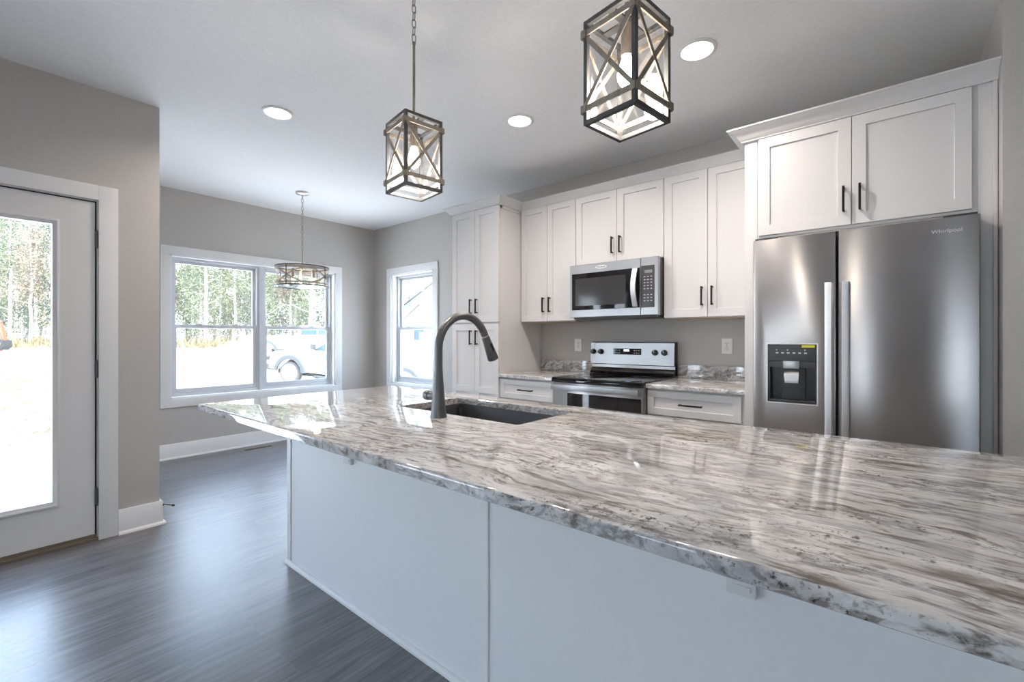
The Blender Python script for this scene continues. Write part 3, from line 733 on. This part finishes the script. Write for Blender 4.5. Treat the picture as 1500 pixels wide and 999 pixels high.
# ------------------------------------------------------------------ wall outlets
def outlet(y, z, label):
    t = thing('wall_outlet', label, 'outlet', (XW-.004, y, z), 'white wall outlets above the worktop')
    p = obj('cover_plate', MB().box(XW-.0075, y-.037, z-.058, XW-.0005, y+.037, z+.058, .004), M_whiteplastic, t)
    for s in (-1, 1):
        zc = z+s*.0195
        b = MB().loft([[(x, y+q*.0165*math.copysign(abs(math.cos(k*math.pi/12))**.6, math.cos(k*math.pi/12)), zc+q*.014*math.copysign(abs(math.sin(k*math.pi/12))**.6, math.sin(k*math.pi/12))) for k in range(24)] for x, q in ((XW-.007, 1), (XW-.0092, 1), (XW-.0098, .93))])
        r_ = obj('receptacle', b, M_whiteplastic, t)
        sl_ = MB().box(XW-.0101, y-.0072, zc-.001, XW-.0095, y-.0052, zc+.007).box(XW-.0101, y+.0052, zc-.001, XW-.0095, y+.0072, zc+.006).lathe([(.0024, -.0003), (.0024, .0003)], (XW-.0098, y, zc-.0065), 10, 'x')
        obj('slots', sl_, M_blackplastic, r_)
    obj('screw', MB().lathe([(.003, 0), (.003, -.0008), (.001, -.0012)], (XW-.0075, y, z), 10, 'x'), M_chrome, t)
outlet(2.214, 1.157, 'white wall outlet to the left of the range backguard')
outlet(.915, 1.162, 'white wall outlet above the worktop next to the refrigerator panel')

# ------------------------------------------------------------------ recessed lights
def recessed(x, y, label):
    t = thing('recessed_light', label, 'ceiling light', (x, y, CE), 'recessed ceiling lights')
    obj('trim_ring', MB().lathe([(.098, -.0005), (.098, -.004), (.092, -.008), (.080, -.009), (.076, -.004), (.076, -.0005)], (x, y, CE), 36), M_whiteplastic, t)
    obj('lens', MB().lathe([(.0755, -.0008), (.0755, -.0045), (.06, -.006), (.02, -.0065)], (x, y, CE), 36), M_lit, t)
    l = bpy.data.lights.new('downlight', 'AREA'); l.shape = 'DISK'; l.size = .15; l.energy = 4.5; l.color = (1, .90, .81); l.spread = R(150)
    lo = bpy.data.objects.new('downlight', l); COL.objects.link(lo); lo.location = (0, 0, -.012); lo.parent = t
recessed(1.325, 3.144, 'lit recessed ceiling light nearest the wall with the glass door')
recessed(2.448, 1.959, 'lit recessed ceiling light in front of the microwave')
recessed(2.443, .76, 'lit recessed ceiling light in front of the refrigerator cabinet')

# ------------------------------------------------------------------ lantern pendants (built round the origin, then turned and copied)
def chain(b, z0, z1, pitch=.033, w=.0085, r=.0022):
    n = max(1, round((z1-z0)/pitch)); p = (z1-z0)/n
    for k in range(n):
        zc = z0+(k+.5)*p; h = p/2+r*.8; pts = []
        for i in range(20):
            a = 2*math.pi*i/20; u, v = w*math.cos(a), (h-w)*(1 if math.sin(a) > 0 else -1)*(1 if abs(math.sin(a)) > .01 else 0)+w*math.sin(a)
            pts.append((u, 0, zc+v) if k % 2 == 0 else (0, u, zc+v))
        pts.append(pts[0]); b.tube(pts, r, 8, cap=False)
    return b
def pendant(x, y, label):
    t = thing('pendant_light', label, 'pendant light', (0, 0, 0), 'lantern pendants over the island')
    s = .082; zb, ztp = 1.846, 2.150; w = .013
    b = MB()
    for i in (-1, 1):
        for j in (-1, 1): b.box(i*s-w/2, j*s-w/2, zb, i*s+w/2, j*s+w/2, ztp, .0015)
    for z in (zb+w/2, ztp-w/2):
        for i in (-1, 1):
            b.box(i*s-w/2, -s, z-w/2, i*s+w/2, s, z+w/2, .0015); b.box(-s, i*s-w/2, z-w/2, s, i*s+w/2, z+w/2, .0015)
    b.box(-s, -.012, ztp-.010, s, .012, ztp-.004); b.box(-.012, -s, ztp-.010, .012, s, ztp-.004)
    fr = obj('frame', b, M_lampmetal, t)
    o_ = s+w/2+.0025; bz = (zb+.045, ztp-.040); bw = .016
    for z in bz:
        b = MB()
        for i in (-1, 1):
            b.box(i*o_-.0025, -o_, z-bw/2, i*o_+.0025, o_, z+bw/2, .001); b.box(-o_, i*o_-.0025, z-bw/2, o_, i*o_+.0025, z+bw/2, .001)
        bd = obj('band', b, M_lampwood, t)
        for i in (-1, 1):
            for j in (-1, 1):
                q = o_+.001
                cl = MB().box(i*q, j*q, z-.0105, i*(q-.017), j*(q+.0045), z+.0105, .001).box(i*q, j*q, z-.0105, i*(q+.0045), j*(q-.017), z+.0105, .001)
                cl.lathe([(.002, 0), (.002, j*.001)], (i*(q-.009), j*(q+.0045), z), 8, 'y')
                obj('corner_clip', cl, M_lampwood, bd)
    for ax in (0, 1):
        for sd in (-1, 1):
            b = MB(); q = o_+.0005; z0, z1 = bz[0]+.006, bz[1]-.006
            for k in (-1, 1):
                off = sd*(q-.001-.004*(k > 0))
                p0, p1 = (-k*s, z0), (k*s, z1)
                A = (off, p0[0], p0[1]) if ax == 0 else (p0[0], off, p0[1]); B = (off, p1[0], p1[1]) if ax == 0 else (p1[0], off, p1[1])
                b.obox(A, B, .013, .004, (1, 0, 0) if ax == 0 else (0, 1, 0), .0008)
            obj('cross_brace', b, M_lampwood, t)
    b = MB(); g_ = s-w/2-.003
    for i in (-1, 1):
        b.box(i*g_-.001, -g_, zb+.02, i*g_+.001, g_, ztp-.03); b.box(-g_+.001, i*g_-.001, zb+.02, g_-.001, i*g_+.001, ztp-.03)
    obj('glass_panel', b, M_lampglass, t)
    st = obj('stem', MB().lathe([(.0055, ztp-.012), (.0055, 2.488), (.0075, 2.489), (.0075, 2.497), (.003, 2.500)], n=14), M_lampwood, t)
    obj('chain', chain(MB(), 2.498, 2.718), M_lampwood, t)
    obj('canopy', MB().lathe([(.008, -.026), (.03, -.024), (.058, -.014), (.062, -.008), (.062, -.0006)], (0, 0, CE), 32), M_nickel, t)
    so = obj('socket_sleeve', MB().lathe([(.010, ztp-.010), (.0165, ztp-.014), (.0165, ztp-.105), (.013, ztp-.106)], n=20), M_lampwood, t)
    obj('bulb', MB().lathe([(.012, ztp-.106), (.014, ztp-.112), (.021, ztp-.135), (.027, ztp-.158), (.026, ztp-.172), (.018, ztp-.188), (.006, ztp-.196)], n=24), M_bulb, t)
    l = bpy.data.lights.new('bulb_glow', 'POINT'); l.energy = 3.6; l.color = (1, .91, .80); l.shadow_soft_size = .03
    lo = bpy.data.objects.new('bulb_glow', l); COL.objects.link(lo); lo.location = (0, 0, ztp-.215); lo.parent = t
    t.location = (x, y, 0); t.rotation_euler = (0, 0, R(-9.3)); return t
p1 = pendant(1.221, 1.560, 'metal and wood lantern pendant hanging above the faucet, its chain fully in view')
dup(p1, (1.221, .578, 0), 'metal and wood lantern pendant cut off by the top of the photo')

# ------------------------------------------------------------------ drum chandelier in the nook
t = thing('chandelier', 'round open drum chandelier with crossing bands hanging before the twin window', 'chandelier', (2.216, 4.675, CE))
cx, cy = 2.216, 4.675; Rr = .255; zb, ztp = 1.752, 1.962
def ringband(b, r, z0, z1, th=.003, n=64):
    return b.loft([[(cx+q*math.cos(2*math.pi*k/n), cy+q*math.sin(2*math.pi*k/n), z) for k in range(n)] for q, z in ((r, z0), (r, z1), (r-th, z1), (r-th, z0))], close=True)
for z0, z1 in ((zb, zb+.012), (ztp-.012, ztp)): obj('rim', ringband(MB(), Rr+.004, z0, z1, .008), M_lampmetal, t)
for z0, z1 in ((zb+.024, zb+.038), (ztp-.034, ztp-.014)): obj('hoop', ringband(MB(), Rr, z0, z1), M_drumband, t)
for ph in (0, math.pi):
    loops = []; n = 96
    for k in range(n):
        a = 2*math.pi*k/n; z = (zb+ztp)/2+(ztp-zb-.062)/2*math.cos(2*a+ph+.5); q = Rr-.001 if ph == 0 else Rr-.006
        ca, sa = cx+q*math.cos(a), cy+q*math.sin(a); ci, si = cx+(q-.003)*math.cos(a), cy+(q-.003)*math.sin(a)
        loops.append([(ca, sa, z-.008), (ca, sa, z+.008), (ci, si, z+.008), (ci, si, z-.008)])
    obj('crossing_band', MB().loft(loops, close=True), M_drumband, t)
for k in range(4):
    a = R(30+90*k); ux, uy = math.cos(a), math.sin(a)
    obj('upright', MB().obox((cx+ux*(Rr+.002), cy+uy*(Rr+.002), zb), (cx+ux*(Rr+.002), cy+uy*(Rr+.002), ztp), .007, .005, (ux, uy, 0)), M_lampmetal, t)
    obj('spoke', MB().obox((cx, cy, ztp-.018), (cx+ux*Rr, cy+uy*Rr, ztp-.018), .008, .006), M_drumband, t)
for k in range(3):
    a = R(75+120*k); ux, uy = cx+.11*math.cos(a), cy+.11*math.sin(a)
    ar = obj('candle_arm', MB().obox((cx, cy, ztp-.03), (ux, uy, ztp-.03), .008, .006), M_drumband, t)
    obj('candle_sleeve', MB().lathe([(.014, ztp-.028), (.016, ztp-.032), (.016, ztp-.11), (.012, ztp-.112)], (ux, uy, 0), 18), M_drumband, t)
    obj('bulb', MB().lathe([(.011, -.112), (.018, -.132), (.019, -.150), (.010, -.172), (.003, -.178)], (ux, uy, ztp), 16), mat('chandelier_bulb', (1, 1, 1), .3, emit=(1, .93, .82), es=.6), t)
obj('diffuser', MB().loft([[(cx+q*math.cos(2*math.pi*k/48), cy+q*math.sin(2*math.pi*k/48), z) for k in range(48)] for q, z in ((Rr-.006, zb+.004), (Rr-.006, zb+.008))]), M_lampglass, t)
obj('stem', MB().lathe([(.006, ztp-.03), (.006, 2.14), (.008, 2.145), (.003, 2.155)], (cx, cy, 0), 12), M_drumband, t)
b = chain(MB(), 2.152, 2.712, .04, .0095, .0024); b.v = [(x+cx, y+cy, z) for x, y, z in b.v]; obj('chain', b, M_drumband, t)
obj('canopy', MB().lathe([(.007, -.030), (.02, -.027), (.058, -.020), (.065, -.012), (.065, -.0006)], (cx, cy, CE), 32), M_nickel, t)
l = bpy.data.lights.new('drum_glow', 'POINT'); l.energy = 1.2; l.color = (1, .88, .74); l.shadow_soft_size = .05
lo = bpy.data.objects.new('drum_glow', l); COL.objects.link(lo); lo.location = (0, 0, ztp-.125-CE); lo.parent = t

# ================================================================== outside
cC, sC = math.cos(R(39.646)), math.sin(R(39.646))
def at(u, fw, z=0):
    lat = (u-750)/658.7*fw; return Vector((cC*fw+sC*lat, sC*fw-cC*lat, z))
def ground_z(x, y):
    fw = cC*x+sC*y
    lat = sC*x-cC*y
    def sm(t): t = min(1, max(0, t)); return t*t*(3-2*t)
    return -.16-.22*sm((fw-6)/8)+.94*sm((fw-17)/17)-.085*min(6, max(0, lat+8.4))*sm((fw-8)/5)*(1-sm((fw-18)/8))+.03*math.sin(x*.7)*math.cos(y*.6)*min(1, max(0, (fw-7)/8))
m = mat('pale_dirt', (.62, .55, .46), .95); g = NT(m); v = g.coord()
c = g.ramp(g.noise(v, .8, 8, .6), [(.3, (.62, .56, .49)), (.5, (.72, .67, .61)), (.7, (.80, .76, .71))])
g.link(g.mix(g.ramp(g.noise(v, 3.1, 6, .7), [(.58, (0, 0, 0)), (.7, (.7, .7, .7))]), c, (.36, .27, .19)), 'Base Color'); g.bump(g.noise(v, 9, 6), .5, .05)
b = MB(); N = 70; xs = [-45+i*150/N for i in range(N+1)]
vs = []; fs = []
for i in range(N+1):
    for j in range(N+1):
        x, y = -60+i*2.4, -30+j*2.4
        vs.append((x, y, ground_z(x, y)))
for i in range(N):
    for j in range(N): a = i*(N+1)+j; fs.append((a, a+N+1, a+N+2, a+1))
struct('ground', MB().add(vs, fs), m)
struct('patio_slab', MB().box(-3.2, YD+.16, -.30, XN-.16, 5.62, -.055, .01), paint('concrete', (.22, .22, .215), .85, .06, .1, 20))

# dirt mound
def mound(u, fw, rx, h, name, label):
    p = at(u, fw); z = ground_z(p.x, p.y)-.05; loops = []; vs = [(p.x, p.y, z+h)]; fs = []
    n = 40; rings = 12
    for i in range(1, rings+1):
        q = i/rings
        for k in range(n):
            a = 2*math.pi*k/n; w_ = 1+.12*math.sin(3*a+1)+.07*math.sin(7*a+i)
            rr2 = rx*q*w_; hh = h*(.5+.5*math.cos(math.pi*q))*(1+.07*math.sin(5*a+i*1.3))
            vs.append((p.x+rr2*math.cos(a), p.y+rr2*math.sin(a), z+hh-(.0 if i < rings else .05)))
    for k in range(n): fs.append((0, 1+k, 1+(k+1) % n))
    for i in range(rings-1):
        for k in range(n): a = 1+i*n; fs.append((a+k, a+n+k, a+n+(k+1) % n, a+(k+1) % n))
    o = obj(name, MB().add(vs, fs), m, angle=80); return tag(o, label, 'dirt pile')
mound(345, 19, 2.1, 1.45, 'dirt_mound', 'pale mound of loose dirt in the yard beyond the left half of the twin window')

b = MB()
for k in range(260):
    u = random.uniform(-60, 80); fw = random.uniform(5.2, 20); p = at(u, fw); r_ = random.uniform(.02, .10)*(fw/9)
    z = ground_z(p.x, p.y)
    if p.y < 5.8: continue
    h = r_*random.uniform(.3, .6); pts = [(p.x+r_*random.uniform(.6, 1.3)*math.cos(i*math.pi/3.5), p.y+r_*random.uniform(.6, 1.2)*math.sin(i*math.pi/3.5), z-.01) for i in range(7)]
    b.add(pts+[(p.x+random.uniform(-.2, .2)*r_, p.y, z+h)], [(i, (i+1) % 7, 7) for i in range(7)])
o = obj('dirt_clods', b, mat('brown_clods', (.085, .055, .035), .95), smooth=False); tag(o, 'brown clods and leaves scattered over the dirt yard', 'clods', kind='stuff')

# ---- trees
M_bark = paint('pale_bark', (.42, .39, .36), .9, .25, .3, 8)
def leafmat(name, col):
    m = mat(name, col, .7); g = NT(m); v = g.coord()
    g.link(g.ramp(g.noise(v, 1.3, 3), [(.3, tuple(c*.65 for c in col)), (.7, tuple(min(1, c*1.35) for c in col))]), 'Base Color')
    b = g.b; b.inputs['Subsurface Weight'].default_value = 0
    t = m.node_tree; tr = t.nodes.new('ShaderNodeBsdfTranslucent'); mx = t.nodes.new('ShaderNodeMixShader'); mx.inputs[0].default_value = .35
    tr.inputs[0].default_value = (*col, 1); o = t.nodes['Material Output']
    t.links.new(b.outputs[0], mx.inputs[1]); t.links.new(tr.outputs[0], mx.inputs[2]); t.links.new(mx.outputs[0], o.inputs[0]); return m
M_leaf = [leafmat('leaf_green', (.15, .172, .105)), leafmat('leaf_olive', (.20, .20, .125)), leafmat('leaf_rust', (.25, .20, .145)), leafmat('leaf_pine', (.115, .138, .095))]
TREE_LABEL = 'slender sunlit tree in the woods beyond the dirt yard'
def tree(h, spread, kind, leaves, low, seed):
    rnd = random.Random(seed)
    t = thing('tree', TREE_LABEL, 'tree', (0, 0, 0), 'trees of the woods beyond the yard')
    b = MB(); pts = []; x = y = 0
    for k in range(9):
        pts.append((x, y, h*k/8-.3)); x += rnd.uniform(-.10, .10); y += rnd.uniform(-.10, .10)
    b.tube(pts, [.13*(1-.85*k/8)+.01 for k in range(9)], 7)
    tips = []
    for k in range(26):
        z = h*rnd.uniform(low, .97); i = min(7, int(z/h*8)); base = Vector(pts[i]); base.z = z
        a = rnd.uniform(0, 6.28); L = spread*rnd.uniform(.5, 1)*(1.15-z/h*.7)
        tip = base+Vector((math.cos(a)*L, math.sin(a)*L, L*rnd.uniform(.1, .6))); mid = (base+tip)/2+Vector((0, 0, -.05))
        b.tube([base, mid, tip], [.035, .022, .008], 5); tips += [tip, mid, (tip+mid)/2]
    obj('trunk', b, M_bark, t)
    f = MB()
    for k in range(leaves):
        c = rnd.choice(tips)+Vector((max(-.8, min(.8, rnd.gauss(0, .42))), max(-.8, min(.8, rnd.gauss(0, .42))), rnd.gauss(0, .45)))
        s = rnd.uniform(.05, .11); n = Vector((rnd.uniform(-1, 1), rnd.uniform(-1, 1), rnd.uniform(-.3, 1))).normalized()
        a = n.orthogonal().normalized(); q = n.cross(a); r2 = rnd.uniform(0, 6.28); a, q = a*math.cos(r2)+q*math.sin(r2), q*math.cos(r2)-a*math.sin(r2)
        f.add([c-a*s, c+q*s*.5+n*s*.15, c+a*s, c-q*s*.5+n*s*.15], [(0, 1, 2, 3)])
    obj('foliage', f, M_leaf[kind], t, smooth=False)
    return t
protos = [tree(13, 1.35, 0, 4600, .06, 1), tree(12, 1.45, 1, 4400, .05, 2), tree(10, 1.4, 2, 3800, .05, 3), tree(15, 1.3, 3, 4600, .10, 4), tree(13, 1.2, 1, 3000, .08, 5)]
used = set(); spots = []
rt = random.Random(5)
for k in range(420):
    u = rt.uniform(-70, 520) if k < 390 else rt.uniform(560, 640)
    f_ = rt.uniform(33, 62) if k < 390 else rt.uniform(62, 70)
    if all((at(u, f_)-at(*q)).length > 1.95 for q in spots): spots.append((u, f_))
for k, (u, fw) in enumerate(spots):
    p = at(u, fw); p.z = ground_z(p.x, p.y); i = k % 5; s = rt.uniform(.8, 1.2)
    if i not in used: o = protos[i]; used.add(i); o.location = p
    else: o = dup(protos[i], p)
    o.rotation_euler = (0, 0, rt.uniform(0, 6.28)); o.scale = (s, s, s)
# undergrowth at the foot of the woods
b = MB(); ru = random.Random(9)
for k in range(5200):
    u = ru.uniform(-80, 530); fw = ru.uniform(31.5, 37); p = at(u, fw); z = ground_z(p.x, p.y); h = ru.uniform(.2, 1.1)*ru.uniform(.4, 1); a = ru.uniform(0, 6.28); w_ = ru.uniform(.05, .14); l_ = ru.uniform(-.3, .3)
    b.add([(p.x-w_*math.cos(a), p.y-w_*math.sin(a), z-.03), (p.x+w_*math.cos(a), p.y+w_*math.sin(a), z-.03), (p.x+l_+.02, p.y+.02, z+h)], [(0, 1, 2)])
o = obj('undergrowth', b, leafmat('dry_brush', (.22, .185, .11)), smooth=False); tag(o, 'dry yellow brush and grass along the foot of the woods', 'brush', kind='stuff')

# ---- white pickup (modelled nose towards +x', side panel at y=-1; then turned)
M_white = mat('white_car_paint', (.84, .84, .84), .25, 0, .5, coat=.6)
M_flare = mat('grey_wheel_flare', (.045, .049, .05), .7)
M_tyre = mat('tyre_rubber', (.07, .068, .065), .9)
def arch_profile(top_pts, wheels, zlow, r):
    """side outline with wheel arches cut along the bottom, from rear to nose"""
    poly = list(top_pts)
    for wx in sorted(wheels, reverse=True):
        x_a = math.sqrt(max(0, r*r-(zlow-.40)**2))
        poly.append((wx+x_a, zlow))
        for k in range(13):
            a0 = math.atan2(zlow-.40, x_a); a = a0+(math.pi-2*a0)*k/12
            poly.append((wx+r*math.cos(a), .40+r*math.sin(a)))
        poly.append((wx-x_a, zlow))
    return poly
def pickup(label, group=None):
    t = thing('pickup_truck', label, 'truck', (0, 0, 0), group)
    wf, wr = 2.15, -2.15
    top = [(-3.25, .52), (-3.25, 1.02), (-3.2, 1.22), (-.60, 1.24), (1.45, 1.26), (1.7, 1.22), (2.75, 1.12), (2.93, 1.02), (2.97, .72), (2.93, .50)]
    poly = arch_profile(top, (wf, wr), .48, .50)
    b = MB(); n = len(poly)
    # fan-free side: build strips from the outline to the top line
    bm = bmesh.new()
    for y in (-.98, .98):
        vs_ = [bm.verts.new((x, y, z)) for x, z in poly]
        bm.faces.new(vs_)
    bm.verts.ensure_lookup_table()
    for k in range(n): bm.faces.new((bm.verts[k], bm.verts[(k+1) % n], bm.verts[n+(k+1) % n], bm.verts[n+k]))
    bmesh.ops.triangulate(bm, faces=[f for f in bm.faces if len(f.verts) > 4])
    b.bm(bm); obj('body', b, M_white, t, 30)
    q0 = .42
    b = MB().loft([[(-.95+q0, -.92, 1.24), (1.15+q0, -.92, 1.24), (1.15+q0, .92, 1.24), (-.95+q0, .92, 1.24)], [(-.90+q0, -.80, 1.72), (.32+q0, -.80, 1.74), (.32+q0, .80, 1.74), (-.90+q0, .80, 1.72)], [(-.82+q0, -.74, 1.80), (.2+q0, -.74, 1.82), (.2+q0, .74, 1.82), (-.82+q0, .74, 1.80)]])
    obj('cab', b, M_white, t, 30)
    def sidewin(pts, nm):
        for s in (-1, 1):
            q = [(x+q0, s*(.925-(z-1.24)*.24), z) for x, z in pts]
            obj(nm, MB().loft([q, [(x, y+s*.006, z) for x, y, z in q]]), M_autoglass, t)
    sidewin([(.12, 1.27), (.88, 1.27), (.30, 1.68), (.12, 1.69)], 'front_window'); sidewin([(-.78, 1.27), (.04, 1.27), (.04, 1.69), (-.76, 1.68)], 'rear_window')
    q = [(1.08+q0, -.78, 1.29), (1.08+q0, .78, 1.29), (.37+q0, .70, 1.71), (.37+q0, -.70, 1.71)]
    obj('windshield', MB().loft([q, [(x+.02, y, z+.03) for x, y, z in q]]), M_autoglass, t)
    for wx in (wf, wr):
        for s in (-1, 1):
            loops = []
            for k in range(17):
                a = R(4+172*k/16); loops.append([(wx+rr3*math.cos(a), s*yy_, .40+rr3*math.sin(a)) for rr3, yy_ in ((.48, .97), (.48, 1.04), (.60, 1.03), (.65, .975))])
            obj('wheel_flare', MB().loft(loops), M_flare, t)
            wh = obj('wheel', MB().lathe([(.24, -.11), (.36, -.12), (.395, -.09), (.40, 0), (.395, .09), (.36, .12), (.24, .11)], (wx, s*.86, .40), 32, 'y'), M_tyre, t)
            b = MB().lathe([(.30, s*.121), (.27, s*.128), (.24, s*.112), (.10, s*.12), (.06, s*.135), (.03, s*.137)], (wx, s*.86, .40), 28, 'y')
            rm = obj('rim', b, mat('white_steel_rim', (.74, .74, .74), .35, .3), wh)
            b = MB()
            for k in range(6): b.lathe([(.024, s*.113), (.024, s*.122)], (wx+.165*math.cos(k*math.pi/3), s*.86, .40+.165*math.sin(k*math.pi/3)), 10, 'y')
            obj('rim_holes', b, M_rubber, rm)
    for s in (-1, 1):
        obj('headlight', MB().box(2.86, s*.70, .82, 2.975, s*.96, 1.0, .02), mat('headlight_lens', (.6, .62, .64), .1), t)
        obj('side_mirror', MB().box(1.18, s*.99, 1.30, 1.30, s*1.17, 1.50, .03).box(1.21, s*.93, 1.32, 1.27, s*1.0, 1.37), M_flare, t)
        obj('door_handle', MB().box(.54, s*.978, 1.08, .74, s*1.0, 1.12, .008), M_flare, t)
        obj('running_board', MB().box(-1.1, s*.80, .33, 1.2, s*.98, .40, .01), M_flare, t)
    obj('grille', MB().box(2.95, -.66, .66, 2.985, .66, .98, .01), M_flare, t)
    obj('front_bumper', MB().box(2.88, -.97, .42, 3.08, .97, .64, .03), M_flare, t)
    obj('rear_bumper', MB().box(-3.18, -.95, .44, -3.02, .95, .62, .02), M_flare, t)
    obj('underbody', MB().box(-2.9, -.7, .30, 2.8, .7, .55), M_rubber, t)
    return t
pk = pickup('white pickup truck parked close outside the right half of the twin window')
fpos, rpos = at(421, 16.0), at(597, 15.2)
mid = (fpos+rpos)/2; hd = (fpos-rpos).normalized(); off = Vector((-hd.y, hd.x, 0))
if off.dot(mid) < 0: off = -off
mid = mid+off*.86; ang = math.atan2(hd.y, hd.x)
pk.location = (mid.x, mid.y, (ground_z(*fpos.xy)+ground_z(*rpos.xy))/2); pk.rotation_euler = (0, -math.atan2(ground_z(*fpos.xy)-ground_z(*rpos.xy), (fpos-rpos).length), ang)
p = at(452, 26); dup(pk, (p.x, p.y, ground_z(p.x, p.y)), 'distant white pickup truck seen past the nose of the nearer truck', rotz=R(-28))

# ---- red mini excavator at the edge of the woods
p = at(-12, 27.5); z = ground_z(p.x, p.y)
M_red = mat('red_machine_paint', (.62, .06, .03), .4)
t = thing('excavator', 'small red excavator at the edge of the woods seen through the glass door', 'excavator', (0, 0, 0))
for s in (-1, 1):
    b = MB(); pts = []
    for k in range(24):
        a = 2*math.pi*k/24; pts.append((( .62 if math.cos(a) > 0 else -.62)+.22*math.cos(a), .22+.22*math.sin(a)))
    b.prism(pts, 'y', s*.45, s*.75); tk = obj('track', b, M_rubber, t)
    b = MB()
    for k in range(4): b.lathe([(.11, s*.755), (.11, s*.775), (.03, s*.78)], (-.55+k*.37, 0, .2), 14, 'y')
    obj('track_rollers', b, M_red, tk)
obj('dozer_blade', MB().box(1.0, -.75, .08, 1.06, .75, .42, .01).box(.5, -.1, .2, 1.0, .1, .3), M_red, t)
obj('house', MB().prism([(-.85, .52), (.55, .52), (.55, .75), (.2, .80), (.2, 1.15), (-.7, 1.2), (-.9, .95)], 'y', -.6, .6), M_red, t)
b = MB()
for x in (-.55, .35):
    for y in (-.5, .5): b.box(x-.03, y-.03, .8, x+.03, y+.03, 2.12)
obj('canopy_posts', b, M_rubber, t); obj('canopy_roof', MB().box(-.68, -.58, 2.10, .48, .58, 2.18, .02), M_red, t)
obj('seat', MB().box(-.45, -.22, 1.15, 0, .22, 1.25, .03).box(-.5, -.22, 1.2, -.4, .22, 1.65, .03), M_rubber, t)
obj('boom', MB().obox((.55, 0, .7), (1.15, 0, 1.75), .16, .2, (0, 1, 0), .01).obox((1.12, 0, 1.70), (1.75, 0, 1.95), .15, .18, (0, 1, 0), .01), M_red, t)
obj('dipper_arm', MB().obox((1.72, 0, 2.0), (2.05, 0, .8), .13, .16, (0, 1, 0), .01), M_red, t)
obj('bucket', MB().prism([(1.95, .85), (2.2, .8), (2.25, .45), (2.0, .2), (1.75, .3), (1.82, .42), (2.0, .42), (2.08, .6)], 'y', -.25, .25), M_rubber, t)
obj('hydraulic_cylinder', MB().tube([(.75, .0, .75), (1.2, 0, 1.5)], .04, 10).tube([(1.25, 0, 1.95), (1.85, 0, 1.95)], .035, 10), M_chrome, t)
rdir = Vector((sC, -cC, 0)); t.location = (p.x-rdir.x*1.25, p.y-rdir.y*1.25, z); t.rotation_euler = (0, 0, math.atan2(rdir.y, rdir.x)); t.scale = (1, 1, 1)

# ---- neighbouring house seen through the narrow window
M_siding = mat('white_siding', (.30, .30, .295), .7); g = NT(M_siding); v = g.coord((0, 0, 1)); wv = g.n('ShaderNodeTexWave', {'Vector': v, 'Scale': 2.6}, bands_direction='Z', wave_profile='SAW')
g.bump(wv.outputs[1], .5, .02)
M_roof = paint('grey_shingle', (.11, .11, .11), .9, .2, .3, 12)
t = thing('neighbor_house', 'pale gabled house under construction seen through the narrow window', 'house', (0, 0, 0))
obj('wall', MB().prism([(-7.4, -.6), (7.4, -.6), (7.4, 2.35), (0, 8.1), (-7.4, 2.35)], 'y', 0, 9), M_siding, t)
obj('garage_wing', MB().prism([(-5.7, -.6), (-2.7, -.6), (-2.7, 1.9), (-4.2, 3.4), (-5.7, 1.9)], 'y', -2.5, 0), M_siding, t)
def gable_roof(x0, x1, zE, zR, y0, y1, ov=.35, th=.14):
    xm = (x0+x1)/2; sl_ = (zR-zE)/(xm-x0)
    poly = [(x0-ov, zE-ov*sl_), (xm, zR), (x1+ov, zE-ov*sl_), (x1+ov, zE-ov*sl_+th), (xm, zR+th), (x0-ov, zE-ov*sl_+th)]
    return MB().prism(poly, 'y', y0, y1)
obj('roof', gable_roof(-7.4, 7.4, 2.35, 8.1, -.5, 9.4), M_roof, t); obj('garage_roof', gable_roof(-5.7, -2.7, 1.9, 3.4, -2.9, .1), M_roof, t)
for x, z in ((-4.2, .5), (3.0, 1.2), (1.9, 1.2), (-2.6, 3.9)):
    yy_ = -2.5 if x == -4.2 else 0
    f = obj('window', MB().box(x-.5, yy_-.05, z-.1, x+.5, yy_, z+1.2, .01), M_vinyl, t); obj('pane', MB().box(x-.42, yy_-.056, z-.02, x+.42, yy_-.049, z+1.12), M_autoglass, f)
p = at(690, 40); fwd = Vector((cC, sC, 0))
t.location = (p.x, p.y, ground_z(p.x, p.y)); t.rotation_euler = (0, 0, math.atan2(rdir.y, rdir.x)+R(3))

# ---- stack of lumber in the neighbouring yard
M_lumber = wood('fresh_lumber', (.22, .18, .13), (.30, .25, .19), (2, 20, 20))
p = at(622, 18.5); z = ground_z(p.x, p.y); rl = random.Random(3)
for k in range(4):
    for j in range(3):
        o = obj('lumber_board', MB().box(-1.3+rl.uniform(-.05, .05), -.45+j*.30, k*.075, 1.3+rl.uniform(-.1, .1), -.17+j*.30, k*.075+.07, .004), M_lumber)
        tag(o, 'pale board in the lumber stack beyond the narrow window', 'board', 'boards of the lumber stack')
        o.location = (p.x, p.y, z+.16); o.rotation_euler = (0, 0, math.atan2(rdir.y, rdir.x)+R(8))
for xx in (-1.0, 1.0):
    o = obj('support_block', MB().box(xx-.06, -.5, 0, xx+.06, .5, .16, .004), M_lumber); tag(o, 'timber block propping up the lumber stack beyond the narrow window', 'block', 'blocks under the lumber stack')
    o.location = (p.x, p.y, z); o.rotation_euler = (0, 0, math.atan2(rdir.y, rdir.x)+R(8))

# builder bookkeeping off the objects
for o in bpy.data.objects:
    if 'org' in o: del o['org']
